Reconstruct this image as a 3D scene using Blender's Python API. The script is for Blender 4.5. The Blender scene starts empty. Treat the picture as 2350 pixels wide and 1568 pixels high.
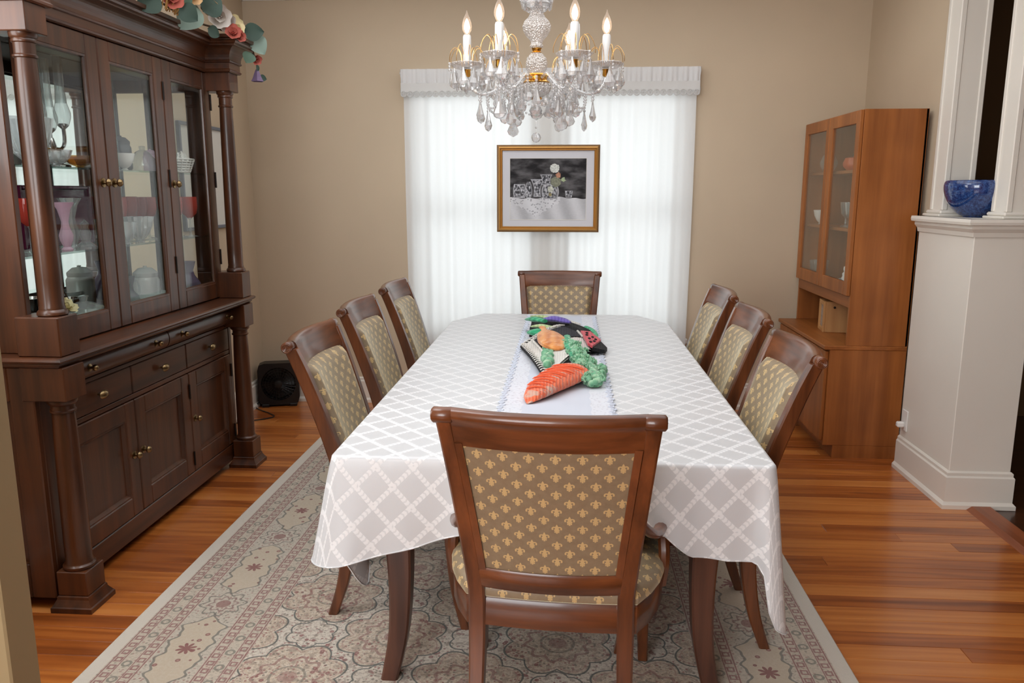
import bpy, bmesh, math, random
from mathutils import Vector, Matrix
from math import sin, cos, pi, radians, sqrt, exp
random.seed(7)
SC = bpy.context.scene
COL = SC.collection
# ---------------------------------------------------------------- camera
cam_d = bpy.data.cameras.new('camera')
cam_d.sensor_width = 36.0
cam_d.lens = 1818.0 / 2350.0 * 36.0
cam_d.clip_start = 0.05
cam = bpy.data.objects.new('camera', cam_d)
COL.objects.link(cam)
_p, _y, _r = radians(10.69), radians(3.98), radians(0.06)
_F = Vector((-sin(_y)*cos(_p), cos(_y)*cos(_p), -sin(_p)))
_R = Vector((cos(_y), sin(_y), 0)); _U = _R.cross(_F)
_R2 = _R*cos(_r)+_U*sin(_r); _U2 = -_R*sin(_r)+_U*cos(_r)
cam.matrix_world = Matrix(((_R2.x, _U2.x, -_F.x, 0), (_R2.y, _U2.y, -_F.y, 0), (_R2.z, _U2.z, -_F.z, 1.5), (0, 0, 0, 1)))
SC.camera = cam
# ---------------------------------------------------------------- world, lights, exposure
SC.view_settings.view_transform = 'Standard'
SC.view_settings.look = 'None'
SC.view_settings.gamma = 1.0
SC.view_settings.use_curve_mapping = False
SC.view_settings.exposure = 0.08
w = bpy.data.worlds.new('daylight'); SC.world = w; w.use_nodes = True
w.node_tree.nodes['Background'].inputs[0].default_value = (0.95, 0.975, 1.0, 1)
w.node_tree.nodes['Background'].inputs[1].default_value = 2.15
def area(name, loc, target, sx, sy, power, col):
    d = bpy.data.lights.new(name, 'AREA'); d.shape = 'RECTANGLE'; d.size = sx; d.size_y = sy
    d.energy = power; d.color = col
    o = bpy.data.objects.new(name, d); COL.objects.link(o)
    o.location = loc
    o.rotation_euler = (Vector(target)-Vector(loc)).to_track_quat('-Z', 'Y').to_euler()
    return o
area('ceiling_fill_light', (-1.15, 1.95, 2.78), (-0.75, 2.7, 0.0), 1.1, 0.9, 16, (0.95, 0.975, 1.0))  # key fill added under the ceiling, no lamp fitting there
area('ceiling_fill_light', (-0.2, 3.2, 2.83), (-0.2, 3.2, 0), 3.2, 3.2, 45, (0.95, 0.975, 1.0))  # wide fill panel added over the table, imitates light bounced off the ceiling
area('window_daylight', (-1.4, -2.0, 1.7), (0.2, 3.0, 1.0), 2.2, 1.8, 122, (0.93, 0.97, 1.0))  # frontal fill added behind the camera, no window there
area('window_daylight', (-2.17, 1.95, 1.62), (0.0, 2.25, 1.35), 0.8, 1.3, 19, (0.95, 0.98, 1.0))  # daylight of an unseen window, inferred on the left wall
SC.cycles.max_bounces = 7
SC.cycles.diffuse_bounces = 3
SC.cycles.glossy_bounces = 3
SC.cycles.use_adaptive_sampling = True
SC.cycles.adaptive_threshold = 0.1
SC.cycles.use_light_tree = False
SC.cycles.transparent_max_bounces = 16
SC.cycles.transmission_bounces = 5
SC.cycles.sample_clamp_indirect = 4.0
SC.cycles.caustics_refractive = False
SC.cycles.caustics_reflective = False
# ---------------------------------------------------------------- node helpers
NT = None
class S:
    def __init__(s, k): s.k = k
    def __add__(s, o): return mth('ADD', s, o)
    def __radd__(s, o): return mth('ADD', o, s)
    def __sub__(s, o): return mth('SUBTRACT', s, o)
    def __rsub__(s, o): return mth('SUBTRACT', o, s)
    def __mul__(s, o): return mth('MULTIPLY', s, o)
    def __rmul__(s, o): return mth('MULTIPLY', o, s)
    def __truediv__(s, o): return mth('DIVIDE', s, o)
    def __rtruediv__(s, o): return mth('DIVIDE', o, s)
    def __neg__(s): return mth('MULTIPLY', s, -1.0)
def put(sock, v):
    if isinstance(v, S): NT.links.new(v.k, sock)
    elif isinstance(v, (tuple, list)):
        n = len(sock.default_value); v = tuple(v)
        sock.default_value = (v + (1.0,))[:n] if len(v) < n else v[:n]
    else: sock.default_value = v
def nd(t): return NT.nodes.new(t)
def mth(op, a, b=None, c=None):
    n = nd('ShaderNodeMath'); n.operation = op
    put(n.inputs[0], a)
    if b is not None: put(n.inputs[1], b)
    if c is not None: put(n.inputs[2], c)
    return S(n.outputs[0])
def fabs(a): return mth('ABSOLUTE', a)
def fmin(a, b): return mth('MINIMUM', a, b)
def fmax(a, b): return mth('MAXIMUM', a, b)
def ffr(a): return mth('FRACT', a)
def ffl(a): return mth('FLOOR', a)
def fsin(a): return mth('SINE', a)
def fsq(a): return mth('SQRT', a)
def lt(a, b): return mth('LESS_THAN', a, b)
def gt(a, b): return mth('GREATER_THAN', a, b)
def sstep(x, e0, e1):
    n = nd('ShaderNodeMapRange'); n.interpolation_type = 'SMOOTHSTEP'
    put(n.inputs[0], x); n.inputs[1].default_value = e0; n.inputs[2].default_value = e1
    return S(n.outputs[0])
def mixc(f, a, b):
    n = nd('ShaderNodeMix'); n.data_type = 'RGBA'
    put(n.inputs[0], f); put(n.inputs[6], a); put(n.inputs[7], b)
    return S(n.outputs[2])
def coord(which='Object'):
    n = nd('ShaderNodeTexCoord'); s = nd('ShaderNodeSeparateXYZ')
    NT.links.new(n.outputs[which], s.inputs[0])
    return S(s.outputs[0]), S(s.outputs[1]), S(s.outputs[2])
def comb(x, y, z=0.0):
    n = nd('ShaderNodeCombineXYZ'); put(n.inputs[0], x); put(n.inputs[1], y); put(n.inputs[2], z)
    return S(n.outputs[0])
def noise(v, scale, detail=3.0, rough=0.5):
    n = nd('ShaderNodeTexNoise'); NT.links.new(v.k, n.inputs['Vector'])
    n.inputs['Scale'].default_value = scale; n.inputs['Detail'].default_value = detail; n.inputs['Roughness'].default_value = rough
    return S(n.outputs['Fac'])
def vor(v, scale, feat='F1', out='Distance'):
    n = nd('ShaderNodeTexVoronoi'); n.feature = feat; NT.links.new(v.k, n.inputs['Vector'])
    n.inputs['Scale'].default_value = scale
    return S(n.outputs[out])
def orand():
    n = nd('ShaderNodeObjectInfo'); return S(n.outputs['Random'])
def ramp(f, stops):
    n = nd('ShaderNodeValToRGB'); put(n.inputs[0], f)
    e = n.color_ramp.elements
    while len(e) < len(stops): e.new(0.5)
    for k, (p, c) in zip(e, stops): k.position = p; k.color = tuple(c)+(1,)
    return S(n.outputs[0])
def start(name):
    global NT
    m = bpy.data.materials.new(name); m.use_nodes = True; NT = m.node_tree; NT.nodes.clear()
    return m
def finish(shader):
    o = nd('ShaderNodeOutputMaterial'); NT.links.new(shader.k, o.inputs[0])
def bump(h, strength=0.3, dist=0.002):
    n = nd('ShaderNodeBump'); n.inputs['Strength'].default_value = strength; n.inputs['Distance'].default_value = dist
    put(n.inputs['Height'], h); return S(n.outputs[0])
def princ(col, rough=0.5, metal=0.0, normal=None, **kw):
    n = nd('ShaderNodeBsdfPrincipled')
    put(n.inputs['Base Color'], col); put(n.inputs['Roughness'], rough); put(n.inputs['Metallic'], metal)
    for k, v in kw.items(): put(n.inputs[k.replace('_', ' ')], v)
    if normal is not None: put(n.inputs['Normal'], normal)
    return S(n.outputs[0])
def mixs(f, a, b):
    n = nd('ShaderNodeMixShader'); put(n.inputs[0], f); NT.links.new(a.k, n.inputs[1]); NT.links.new(b.k, n.inputs[2])
    return S(n.outputs[0])
def sh(t, **kw):
    n = nd(t)
    for k, v in kw.items(): put(n.inputs[k], v)
    return S(n.outputs[0])
def fresnel(ior=1.45, ex=5.0):
    """Schlick reflectance that is the same from both sides of a thin pane"""
    n = nd('ShaderNodeLayerWeight'); n.inputs[0].default_value = 0.5
    f0 = ((ior-1)/(ior+1))**2
    return mth('POWER', S(n.outputs['Facing']), ex)*(1.0-f0)+f0
def plain(name, col, rough=0.5, metal=0.0, **kw):
    m = start(name); finish(princ(col, rough, metal, **kw)); return m
def L(r, g, b):
    f = lambda c: (c/255/12.92) if c/255 <= 0.04045 else ((c/255+0.055)/1.055)**2.4
    return (f(r), f(g), f(b))
# ---------------------------------------------------------------- materials
def wood(name, dark, light, rough, axis, scale=1.0, coat=0.0, spec=0.5):
    m = start(name); x, y, z = coord()
    k = {'x': (1.2, 22, 22), 'y': (22, 1.2, 22), 'z': (22, 22, 1.2)}[axis]
    v = comb(x*(k[0]*scale), y*(k[1]*scale), z*(k[2]*scale))
    n1 = noise(v, 1.0, 4.0, 0.6); n2 = noise(comb(x*3.0, y*3.0, z*3.0), 1.0, 2.0)
    f = sstep(n1*0.75+n2*0.35, 0.3, 0.85)
    c = mixc(f, dark, light)
    finish(princ(c, rough, 0.0, bump(n1, 0.06, 0.001), Coat_Weight=coat, Coat_Roughness=0.12, Specular_IOR_Level=spec))
    return m
M = {}
HD, HL = L(42, 22, 12), L(100, 55, 28)
M['hutch_z'] = wood('mahogany_upright', HD, HL, 0.36, 'z', 0.9, 0.25)
M['hutch_y'] = wood('mahogany_lengthwise', HD, HL, 0.36, 'y', 0.9, 0.25)
M['hutch_x'] = wood('mahogany_crosswise', HD, HL, 0.36, 'x', 0.9, 0.25)
M['hutch_in'] = plain('cabinet_lining', L(62, 50, 42), 0.6)
CD, CL = L(60, 29, 14), L(130, 73, 39)
M['chair_z'] = wood('chair_wood_upright', CD, CL, 0.30, 'z', 1.0, 0.35)
M['chair_x'] = wood('chair_wood_crosswise', CD, CL, 0.30, 'x', 1.0, 0.35)
M['table_wood'] = wood('table_wood', L(58, 30, 20), L(104, 62, 44), 0.32, 'z', 1.0, 0.25)
TD, TL = L(124, 68, 26), L(182, 111, 54)
M['teak_z'] = wood('teak_upright', TD, TL, 0.42, 'z', 0.55)
M['teak_y'] = wood('teak_lengthwise', TD, TL, 0.42, 'y', 0.55)
M['teak_x'] = wood('teak_crosswise', TD, TL, 0.42, 'x', 0.55)
M['pale_wood'] = wood('pale_wood', L(176, 122, 70), L(210, 160, 104), 0.5, 'z', 0.6)
def plankmat(name, stops, rough):
    m = start(name); x, y, z = coord(); r = orand()
    v = comb(x*1.3+r*40.0, y*26.0, r*17.0)
    n1 = noise(v, 1.0, 5.0, 0.62)
    n3 = noise(comb(x*0.9+r*11.0, y*9.0, r*5.0), 1.0, 2.0)
    wv = fsin((y*90.0+n3*26.0)*1.0+r*9.0)*0.5+0.5
    f = fmin(fmax(r*0.62+(n1-0.5)*0.75+wv*0.20+0.06, 0.0), 1.0)
    c = ramp(f, stops)
    finish(princ(c, rough, 0.0, bump(n1, 0.05, 0.001), Coat_Weight=0.55, Coat_Roughness=0.16))
    return m
M['plank'] = plankmat('heart_pine_planks', [(0.0, L(122, 60, 22)), (0.3, L(166, 90, 36)), (0.62, L(196, 117, 52)), (1.0, L(216, 142, 76))], 0.34)
M['plank_shade'] = plankmat('shade_darkened_planks', [(0.0, L(46, 24, 14)), (0.5, L(70, 38, 20)), (1.0, L(92, 52, 28))], 0.3)  # same boards darkened in colour for the unlit hall
M['oak'] = wood('oak_threshold', L(120, 62, 34), L(172, 100, 62), 0.35, 'y', 0.8)
def paint(name, col, rough=0.7):
    m = start(name); x, y, z = coord(); n = noise(comb(x, y, z), 90.0, 2.0); n2 = noise(comb(x, y, z), 1.6, 3.0)
    c = mixc(sstep(n2, 0.3, 0.8), tuple(k*0.96 for k in col), tuple(min(1, k*1.03) for k in col))
    finish(princ(c, rough, 0.0, bump(n, 0.05, 0.001))); return m
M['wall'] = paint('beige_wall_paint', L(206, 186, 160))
M['khaki_shade'] = paint('khaki_paint_shade_darkened', L(158, 140, 104))  # olive paint, with the shade of the unlit near face put into its colour
M['wall_shade'] = paint('shade_darkened_hall_wall', L(96, 72, 44))  # hall walls coloured dark so the adjacent room reads as unlit
M['ceiling'] = paint('ceiling_white', L(236, 232, 224))
M['trim'] = paint('cream_trim_paint', L(232, 226, 216), 0.42)
M['subfloor'] = plain('subfloor', L(50, 26, 12), 0.9)
M['sash'] = plain('window_white', L(225, 225, 222), 0.5)
# rug
def rugmat(HX, HY):
    m = start('persian_rug'); x, y, z = coord()
    ax, ay = fabs(x), fabs(y)
    dx, dy = HX-ax, HY-ay
    d = fmin(dx, dy)
    side = lt(dx, dy)
    s = y*side+x*(1.0-side)
    cream, beige, pink, red, grey, tan = L(216, 208, 196), L(196, 184, 166), L(176, 136, 128), L(142, 92, 90), L(128, 126, 118), L(202, 187, 166)
    xy = comb(x, y, 0.0)
    n1 = noise(xy, 95.0, 2.0, 0.7); n2 = noise(xy, 38.0, 2.0, 0.6)
    fine = sstep(n1, 0.42, 0.62)
    dots = vor(xy, 78.0); dsc = nd('ShaderNodeSeparateColor'); NT.links.new(vor(xy, 78.0, 'F1', 'Color').k, dsc.inputs[0]); dr = S(dsc.outputs[0])
    dotm = lt(dots, 0.34)*gt(dr, 0.35)
    dotc = mixc(gt(dr, 0.68), L(128, 119, 107), L(154, 102, 98))
    fl = vor(xy, 34.0); flc = vor(xy, 34.0, 'F1', 'Color')
    # field: linked scalloped medallions with thin dark outlines
    def medal(ox, oy, sx, sy, r0, lobes):
        a = (ffr(x/sx+ox)-0.5)*sx; b = (ffr(y/sy+oy)-0.5)*sy
        r = fsq(a*a+b*b); th = mth('ARCTAN2', b, a)
        lob = fabs(fsin(th*(lobes/2.0)))
        return r-(r0*(0.82+lob*0.20)), r, th
    e1, r1, t1 = medal(0.0, 0.0, 0.56, 0.50, 0.182, 8); e2, r2, t2 = medal(0.5, 0.5, 0.56, 0.50, 0.182, 8)
    e3, r3, t3 = medal(0.5, 0.0, 0.56, 0.50, 0.085, 6); e4, r4, t4 = medal(0.0, 0.5, 0.56, 0.50, 0.085, 6)
    em = fmin(e1, e2); rm = fmin(r1, r2); en = fmin(e3, e4)
    line = fmax(lt(fabs(em), 0.0035), lt(fabs(en), 0.003)); line2 = lt(fabs(em+0.016), 0.0022)
    inm = lt(em, 0.0)
    base = mixc(inm, L(220, 210, 197), L(206, 188, 168))
    fld = mixc(fine*0.60, base, L(162, 147, 134))
    fld = mixc(lt(n2, 0.42)*0.55, fld, L(156, 142, 130))
    fld = mixc(lt(fabs(n2-0.55), 0.035)*0.5, fld, L(226, 218, 204))
    fld = mixc(sstep(noise(xy, 5.0, 1.0), 0.46, 0.56)*lt(fl, 0.28)*gt(fl, 0.08)*0.85, fld, red)
    fld = mixc(lt(fl, 0.12)*0.6, fld, pink)
    rt = fmin(fabs(r1-0.10-fsin(t1*10.0)*0.010), fabs(r2-0.10-fsin(t2*10.0)*0.010))
    fld = mixc(lt(rt, 0.006)*0.6, fld, red); fld = mixc(lt(rm, 0.030)*0.55, fld, L(150, 104, 100))
    fld = mixc(lt(fabs(rm-0.055), 0.004)*0.6, fld, L(120, 116, 106))
    fld = mixc(dotm*0.75, fld, dotc)
    fld = mixc(line*0.9, fld, L(98, 102, 98)); fld = mixc(line2*0.6, fld, pink)
    # main border: cartouches and rosettes
    u = fabs(ffr(s/0.58)-0.5)*0.58           # 0..0.29, 0 = centre of cartouche
    w_ = fabs(d-0.268)
    wob = fsin(s*62.0)*0.008+fsin(s*131.0)*0.004
    cart = w_+fmax(u-0.14, 0.0)*0.9+wob
    inc = lt(cart, 0.068); inl = lt(fabs(cart-0.068), 0.0045)
    ru = 0.29-u
    rr = fsq(ru*ru+w_*w_)
    petw = fsin(mth('ARCTAN2', d-0.268, ffr(s/0.58+0.5)*0.58-0.29)*8.0)*0.007
    ro1 = lt(rr, 0.026); ro2 = lt(fabs(rr-0.045+petw), 0.0045); ro3 = lt(fabs(rr-0.072+petw*1.6), 0.004)
    cu = ffr(s/0.58)*0.58-0.29
    cang = mth('ARCTAN2', d-0.268, cu); crr = fsq(cu*cu+w_*w_)
    star = lt(crr, 0.012+fabs(fsin(cang*4.0))*0.022)
    fl2 = vor(comb(x, y, 3.0), 24.0)
    bor = mixc(fine*0.5, L(206, 196, 182), L(166, 158, 144))
    bor = mixc(lt(fl, 0.15)*0.6, bor, pink)
    bor = mixc(dotm*0.6, bor, dotc)
    bor = mixc(inc, bor, mixc(fine*0.25, tan, cream))
    bor = mixc(inc*lt(fl2, 0.21)*0.85, bor, mixc(gt(fl2, 0.1), pink, red))
    bor = mixc(star*0.9, bor, red)
    bor = mixc(inl*0.75, bor, L(112, 112, 106))
    bor = mixc(ro1*0.7, bor, red); bor = mixc(ro2*0.7, bor, L(140, 108, 104)); bor = mixc(ro3*0.75, bor, L(118, 116, 108))
    # guard borders
    def guard(c):
        a = fabs(d-c)
        q1 = fabs(ffr(s/0.042)-0.5)*0.042; row = fabs(a-0.038)
        sq = fmax(q1, row); sqm = lt(fabs(sq-0.0095), 0.003)
        fq = fsq((ffr(s/0.084)-0.5)*(ffr(s/0.084)-0.5)*0.007+a*a)
        g = mixc(fine*0.45, L(206, 194, 178), L(168, 158, 144))
        g = mixc(dotm*0.5, g, dotc)
        g = mixc(sqm*0.85, g, L(150, 106, 104))
        g = mixc(lt(fabs(fq-0.013), 0.004)*0.7, g, L(118, 118, 108))
        g = mixc(fmax(lt(fabs(a-0.056), 0.0025), lt(fabs(a-0.022), 0.002))*0.85, g, L(150, 104, 102))
        return g
    g1, g2 = guard(0.118), guard(0.423)
    col = mixc(lt(d, 0.055), g1, cream)
    col = mixc(gt(d, 0.178), col, bor)
    col = mixc(gt(d, 0.360), col, g2)
    col = mixc(gt(d, 0.485), col, fld)
    finish(princ(col, 0.95, 0.0, bump(noise(xy, 420.0, 2.0)+n1*0.5, 0.5, 0.003), Sheen_Weight=0.15))
    return m
# fleur-de-lis upholstery, pattern in metres on the UV map
def fabricmat():
    m = start('fleur_de_lis_upholstery'); u, v, _ = coord('UV')
    CW, CH = 0.062, 0.053
    def motif(ou, ov):
        a = (ffr(u/CW+ou)-0.5)*CW/0.0145; b = (ffr(v/CH+ov)-0.5)*CH/0.0145   # about -1..1 over the flower
        aa = fabs(a)
        cen = lt(aa, 0.27*(1.0-((b-0.25)*(b-0.25))/0.62))*gt(b, -0.55)
        px, py = aa-0.46, b-0.12
        rr = fsq(px*px+py*py)
        pet = fmax(lt(fabs(rr-0.30), 0.13)*fmax(gt(py, -0.12), lt(px, 0.0)), lt(fsq((aa-0.72)*(aa-0.72)+(b+0.02)*(b+0.02)), 0.16))
        band = lt(aa, 0.42)*lt(fabs(b+0.33), 0.09)
        tail = lt(aa+(-0.2-b)*0.25, 0.52+0.0)*lt(fabs(b+0.62), 0.16)*lt(fabs(aa-0.30-(-0.62-b)*0.4), 0.15)
        stem = lt(aa, 0.14)*gt(b, -0.95)*lt(b, 0.0)
        return fmax(fmax(cen, pet), fmax(fmax(band, tail), stem))
    f = fmax(motif(0.0, 0.0), motif(0.5, 0.5))
    wv = fsin(v*2600.0)*0.5+0.5; wu = fsin(u*1900.0)*0.5+0.5
    n = noise(comb(u, v, 0.0), 60.0, 3.0)
    ground = mixc(n, L(127, 108, 85), L(148, 131, 106))
    gold = mixc(wv*0.5, L(208, 180, 130), L(184, 149, 95))
    col = mixc(f, ground, gold)
    hgt = f*0.6+wv*0.25+wu*0.2
    finish(princ(col, 0.42, 0.0, bump(hgt, 0.25, 0.0008), Sheen_Weight=0.9, Sheen_Roughness=0.32, Sheen_Tint=L(236, 228, 196), Specular_IOR_Level=0.5))
    return m
M['fabric'] = fabricmat()
def clothmat():
    m = start('white_damask_cloth'); u, v, _ = coord('UV')
    P = 0.112
    a, b = (u*1.06+v)/P, (u*1.06-v)/P
    fa, fb = fabs(ffr(a)-0.5), fabs(ffr(b)-0.5)
    ra, rb = lt(fa, 0.095), lt(fb, 0.095)
    lat = fmax(ra, rb)
    tw = fmax(ra*gt(ffr(b*5.5+fa*2.5), 0.35), rb*gt(ffr(a*5.5+fb*2.5), 0.35))
    n = noise(comb(u, v, 0.0), 700.0, 1.0)
    col = mixc(lat, L(208, 210, 213), mixc(tw, L(220, 222, 225), L(236, 237, 239)))
    rough = 0.36+lat*0.4
    finish(princ(col, rough, 0.0, bump(tw*0.8+lat*0.5+n*0.25, 0.35, 0.0012), Sheen_Weight=0.2, Specular_IOR_Level=0.55))
    return m
M['cloth'] = clothmat()
def runnermat():
    m = start('runner_cloth'); u, v, _ = coord('UV')
    n = noise(comb(u, v, 0.0), 55.0, 3.0, 0.7); vv = vor(comb(u, v, 0.0), 70.0)
    rim = gt(fabs(u), 0.115)
    spots = rim*lt(vv, 0.28)
    col = mixc(rim*0.8, L(212, 218, 231), L(228, 231, 239))
    col = mixc(spots*0.55, col, L(192, 190, 202))
    finish(princ(col, 0.7, 0.0, bump(rim*(1.0-vv), 0.5, 0.002))); return m
M['runner'] = runnermat()
def curtainmat(name, col, tr):
    m = start(name); x, y, z = coord()
    n = noise(comb(x*900.0, y*10.0, z*60.0), 1.0, 2.0); c = mixc(n, tuple(k*0.97 for k in col), col)
    finish(mixs(tr, sh('ShaderNodeBsdfDiffuse', Color=c), sh('ShaderNodeBsdfTranslucent', Color=c))); return m
M['curtain'] = curtainmat('sheer_white_curtain', (0.90, 0.905, 0.91), 0.42)
M['valance'] = curtainmat('white_valance_cloth', (0.86, 0.855, 0.86), 0.22)
M['lace'] = curtainmat('crochet_lace', (0.80, 0.79, 0.775), 0.2)
def glassy(name, tint, ior=1.5, rough=0.02, body=None, bf=0.0, ex=5.0):
    m = start(name)
    t = mixs(fresnel(ior, ex), sh('ShaderNodeBsdfTransparent', Color=tint), sh('ShaderNodeBsdfGlossy', Color=(1, 1, 1, 1), Roughness=rough))
    if body: t = mixs(bf, t, sh('ShaderNodeBsdfDiffuse', Color=body))
    finish(t); return m
M['pane'] = glassy('window_pane_glass', (0.96, 0.98, 0.97, 1), 1.35)
M['shelf_glass'] = glassy('shelf_glass', (0.86, 0.94, 0.91, 1), 1.5)
M['glass'] = glassy('clear_glassware', (0.88, 0.91, 0.91, 1), 1.6, 0.03, (0.85, 0.88, 0.88, 1), 0.12, 2.2)
M['cut_glass'] = glassy('cut_glass', (0.86, 0.88, 0.89, 1), 1.9, 0.05, (0.88, 0.9, 0.9, 1), 0.25, 2.5)
M['red_glass'] = glassy('red_glass', (0.80, 0.17, 0.13, 1), 1.5, 0.03, (0.72, 0.10, 0.07, 1), 0.35)
M['pink_glass'] = glassy('pink_glass', (0.9, 0.65, 0.78, 1), 1.5, 0.03, (0.85, 0.6, 0.74, 1), 0.5)
M['amber_glass'] = glassy('amber_glass', (0.86, 0.62, 0.28, 1), 1.5, 0.03, (0.5, 0.3, 0.1, 1), 0.2)
M['violet_glass'] = glassy('violet_glass', (0.45, 0.40, 0.55, 1), 1.5, 0.03, (0.16, 0.13, 0.22, 1), 0.55)
M['plum'] = plain('plum_glaze', L(82, 24, 50), 0.15)
M['smoke_glass'] = glassy('smoked_glass', (0.4, 0.4, 0.42, 1), 1.5, 0.03, (0.12, 0.12, 0.14, 1), 0.5)
def crystalmat():
    m = start('lead_crystal'); x, y, z = coord()
    g = sh('ShaderNodeBsdfGlossy', Color=(1, 1, 1, 1), Roughness=0.02)
    gl = nd('ShaderNodeBsdfRefraction'); gl.inputs['Color'].default_value = (1, 1, 1, 1); gl.inputs['Roughness'].default_value = 0.0; gl.inputs['IOR'].default_value = 1.35
    t = mixs(0.45, sh('ShaderNodeBsdfTransparent', Color=(0.97, 0.97, 0.98, 1)), S(gl.outputs[0]))
    t = mixs(fresnel(2.6, 2.5), t, g)
    finish(mixs(0.17, t, sh('ShaderNodeBsdfDiffuse', Color=(0.95, 0.95, 0.95, 1)))); return m
M['crystal'] = crystalmat()
def cutmat():
    m = start('etched_crystal'); x, y, z = coord(); v = comb(x, y, z)
    b = bump(vor(v, 130.0), 1.0, 0.006)
    g = nd('ShaderNodeBsdfGlossy'); g.inputs['Color'].default_value = (1, 1, 1, 1); g.inputs['Roughness'].default_value = 0.06; NT.links.new(b.k, g.inputs['Normal'])
    d = nd('ShaderNodeBsdfDiffuse'); d.inputs['Color'].default_value = (0.88, 0.84, 0.81, 1); NT.links.new(b.k, d.inputs['Normal'])
    t = mixs(0.30, sh('ShaderNodeBsdfTransparent', Color=(0.93, 0.91, 0.90, 1)), S(g.outputs[0]))
    finish(mixs(0.26, t, S(d.outputs[0]))); return m
M['crystal_cut'] = cutmat()
M['mirror'] = plain('mirror_silver', (0.86, 0.90, 0.88), 0.01, 1.0)
M['gold'] = plain('polished_brass', L(226, 170, 78), 0.18, 1.0)
M['gold_wire'] = plain('gold_wire', L(240, 196, 128), 0.25, 1.0)
M['brass_old'] = plain('aged_brass', L(150, 128, 92), 0.28, 1.0)
M['hinge'] = plain('dark_hinge', L(30, 22, 18), 0.45, 0.6)
M['silver'] = plain('silver_plate', L(205, 205, 205), 0.14, 1.0)
M['white_gloss'] = plain('white_china', L(236, 234, 230), 0.18)
M['candle'] = plain('candle_sleeve_white', L(240, 240, 238), 0.35)
M['black_plastic'] = plain('black_plastic', L(20, 20, 21), 0.38)
M['frame_gold'] = plain('gilded_frame', L(196, 146, 80), 0.36, 0.55)
M['frame_gold_dark'] = plain('gilded_frame_groove', L(120, 84, 40), 0.42, 0.5)
M['mat_board'] = plain('mat_board', L(214, 213, 219), 0.85)
M['steel_frame'] = plain('blue_grey_frame', L(110, 116, 128), 0.4)
M['paper'] = plain('white_paper', L(225, 222, 215), 0.8)
def emit(name, col, st):
    m = start(name); finish(sh('ShaderNodeEmission', Color=tuple(col)+(1,), Strength=st)); return m
M['glow'] = emit('lit_filament', (1.0, 0.82, 0.60), 9.0)
M['bulb'] = glassy('bulb_glass', (1.0, 0.95, 0.90, 1), 1.3, 0.02, (0.98, 0.86, 0.78, 1), 0.12)
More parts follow.
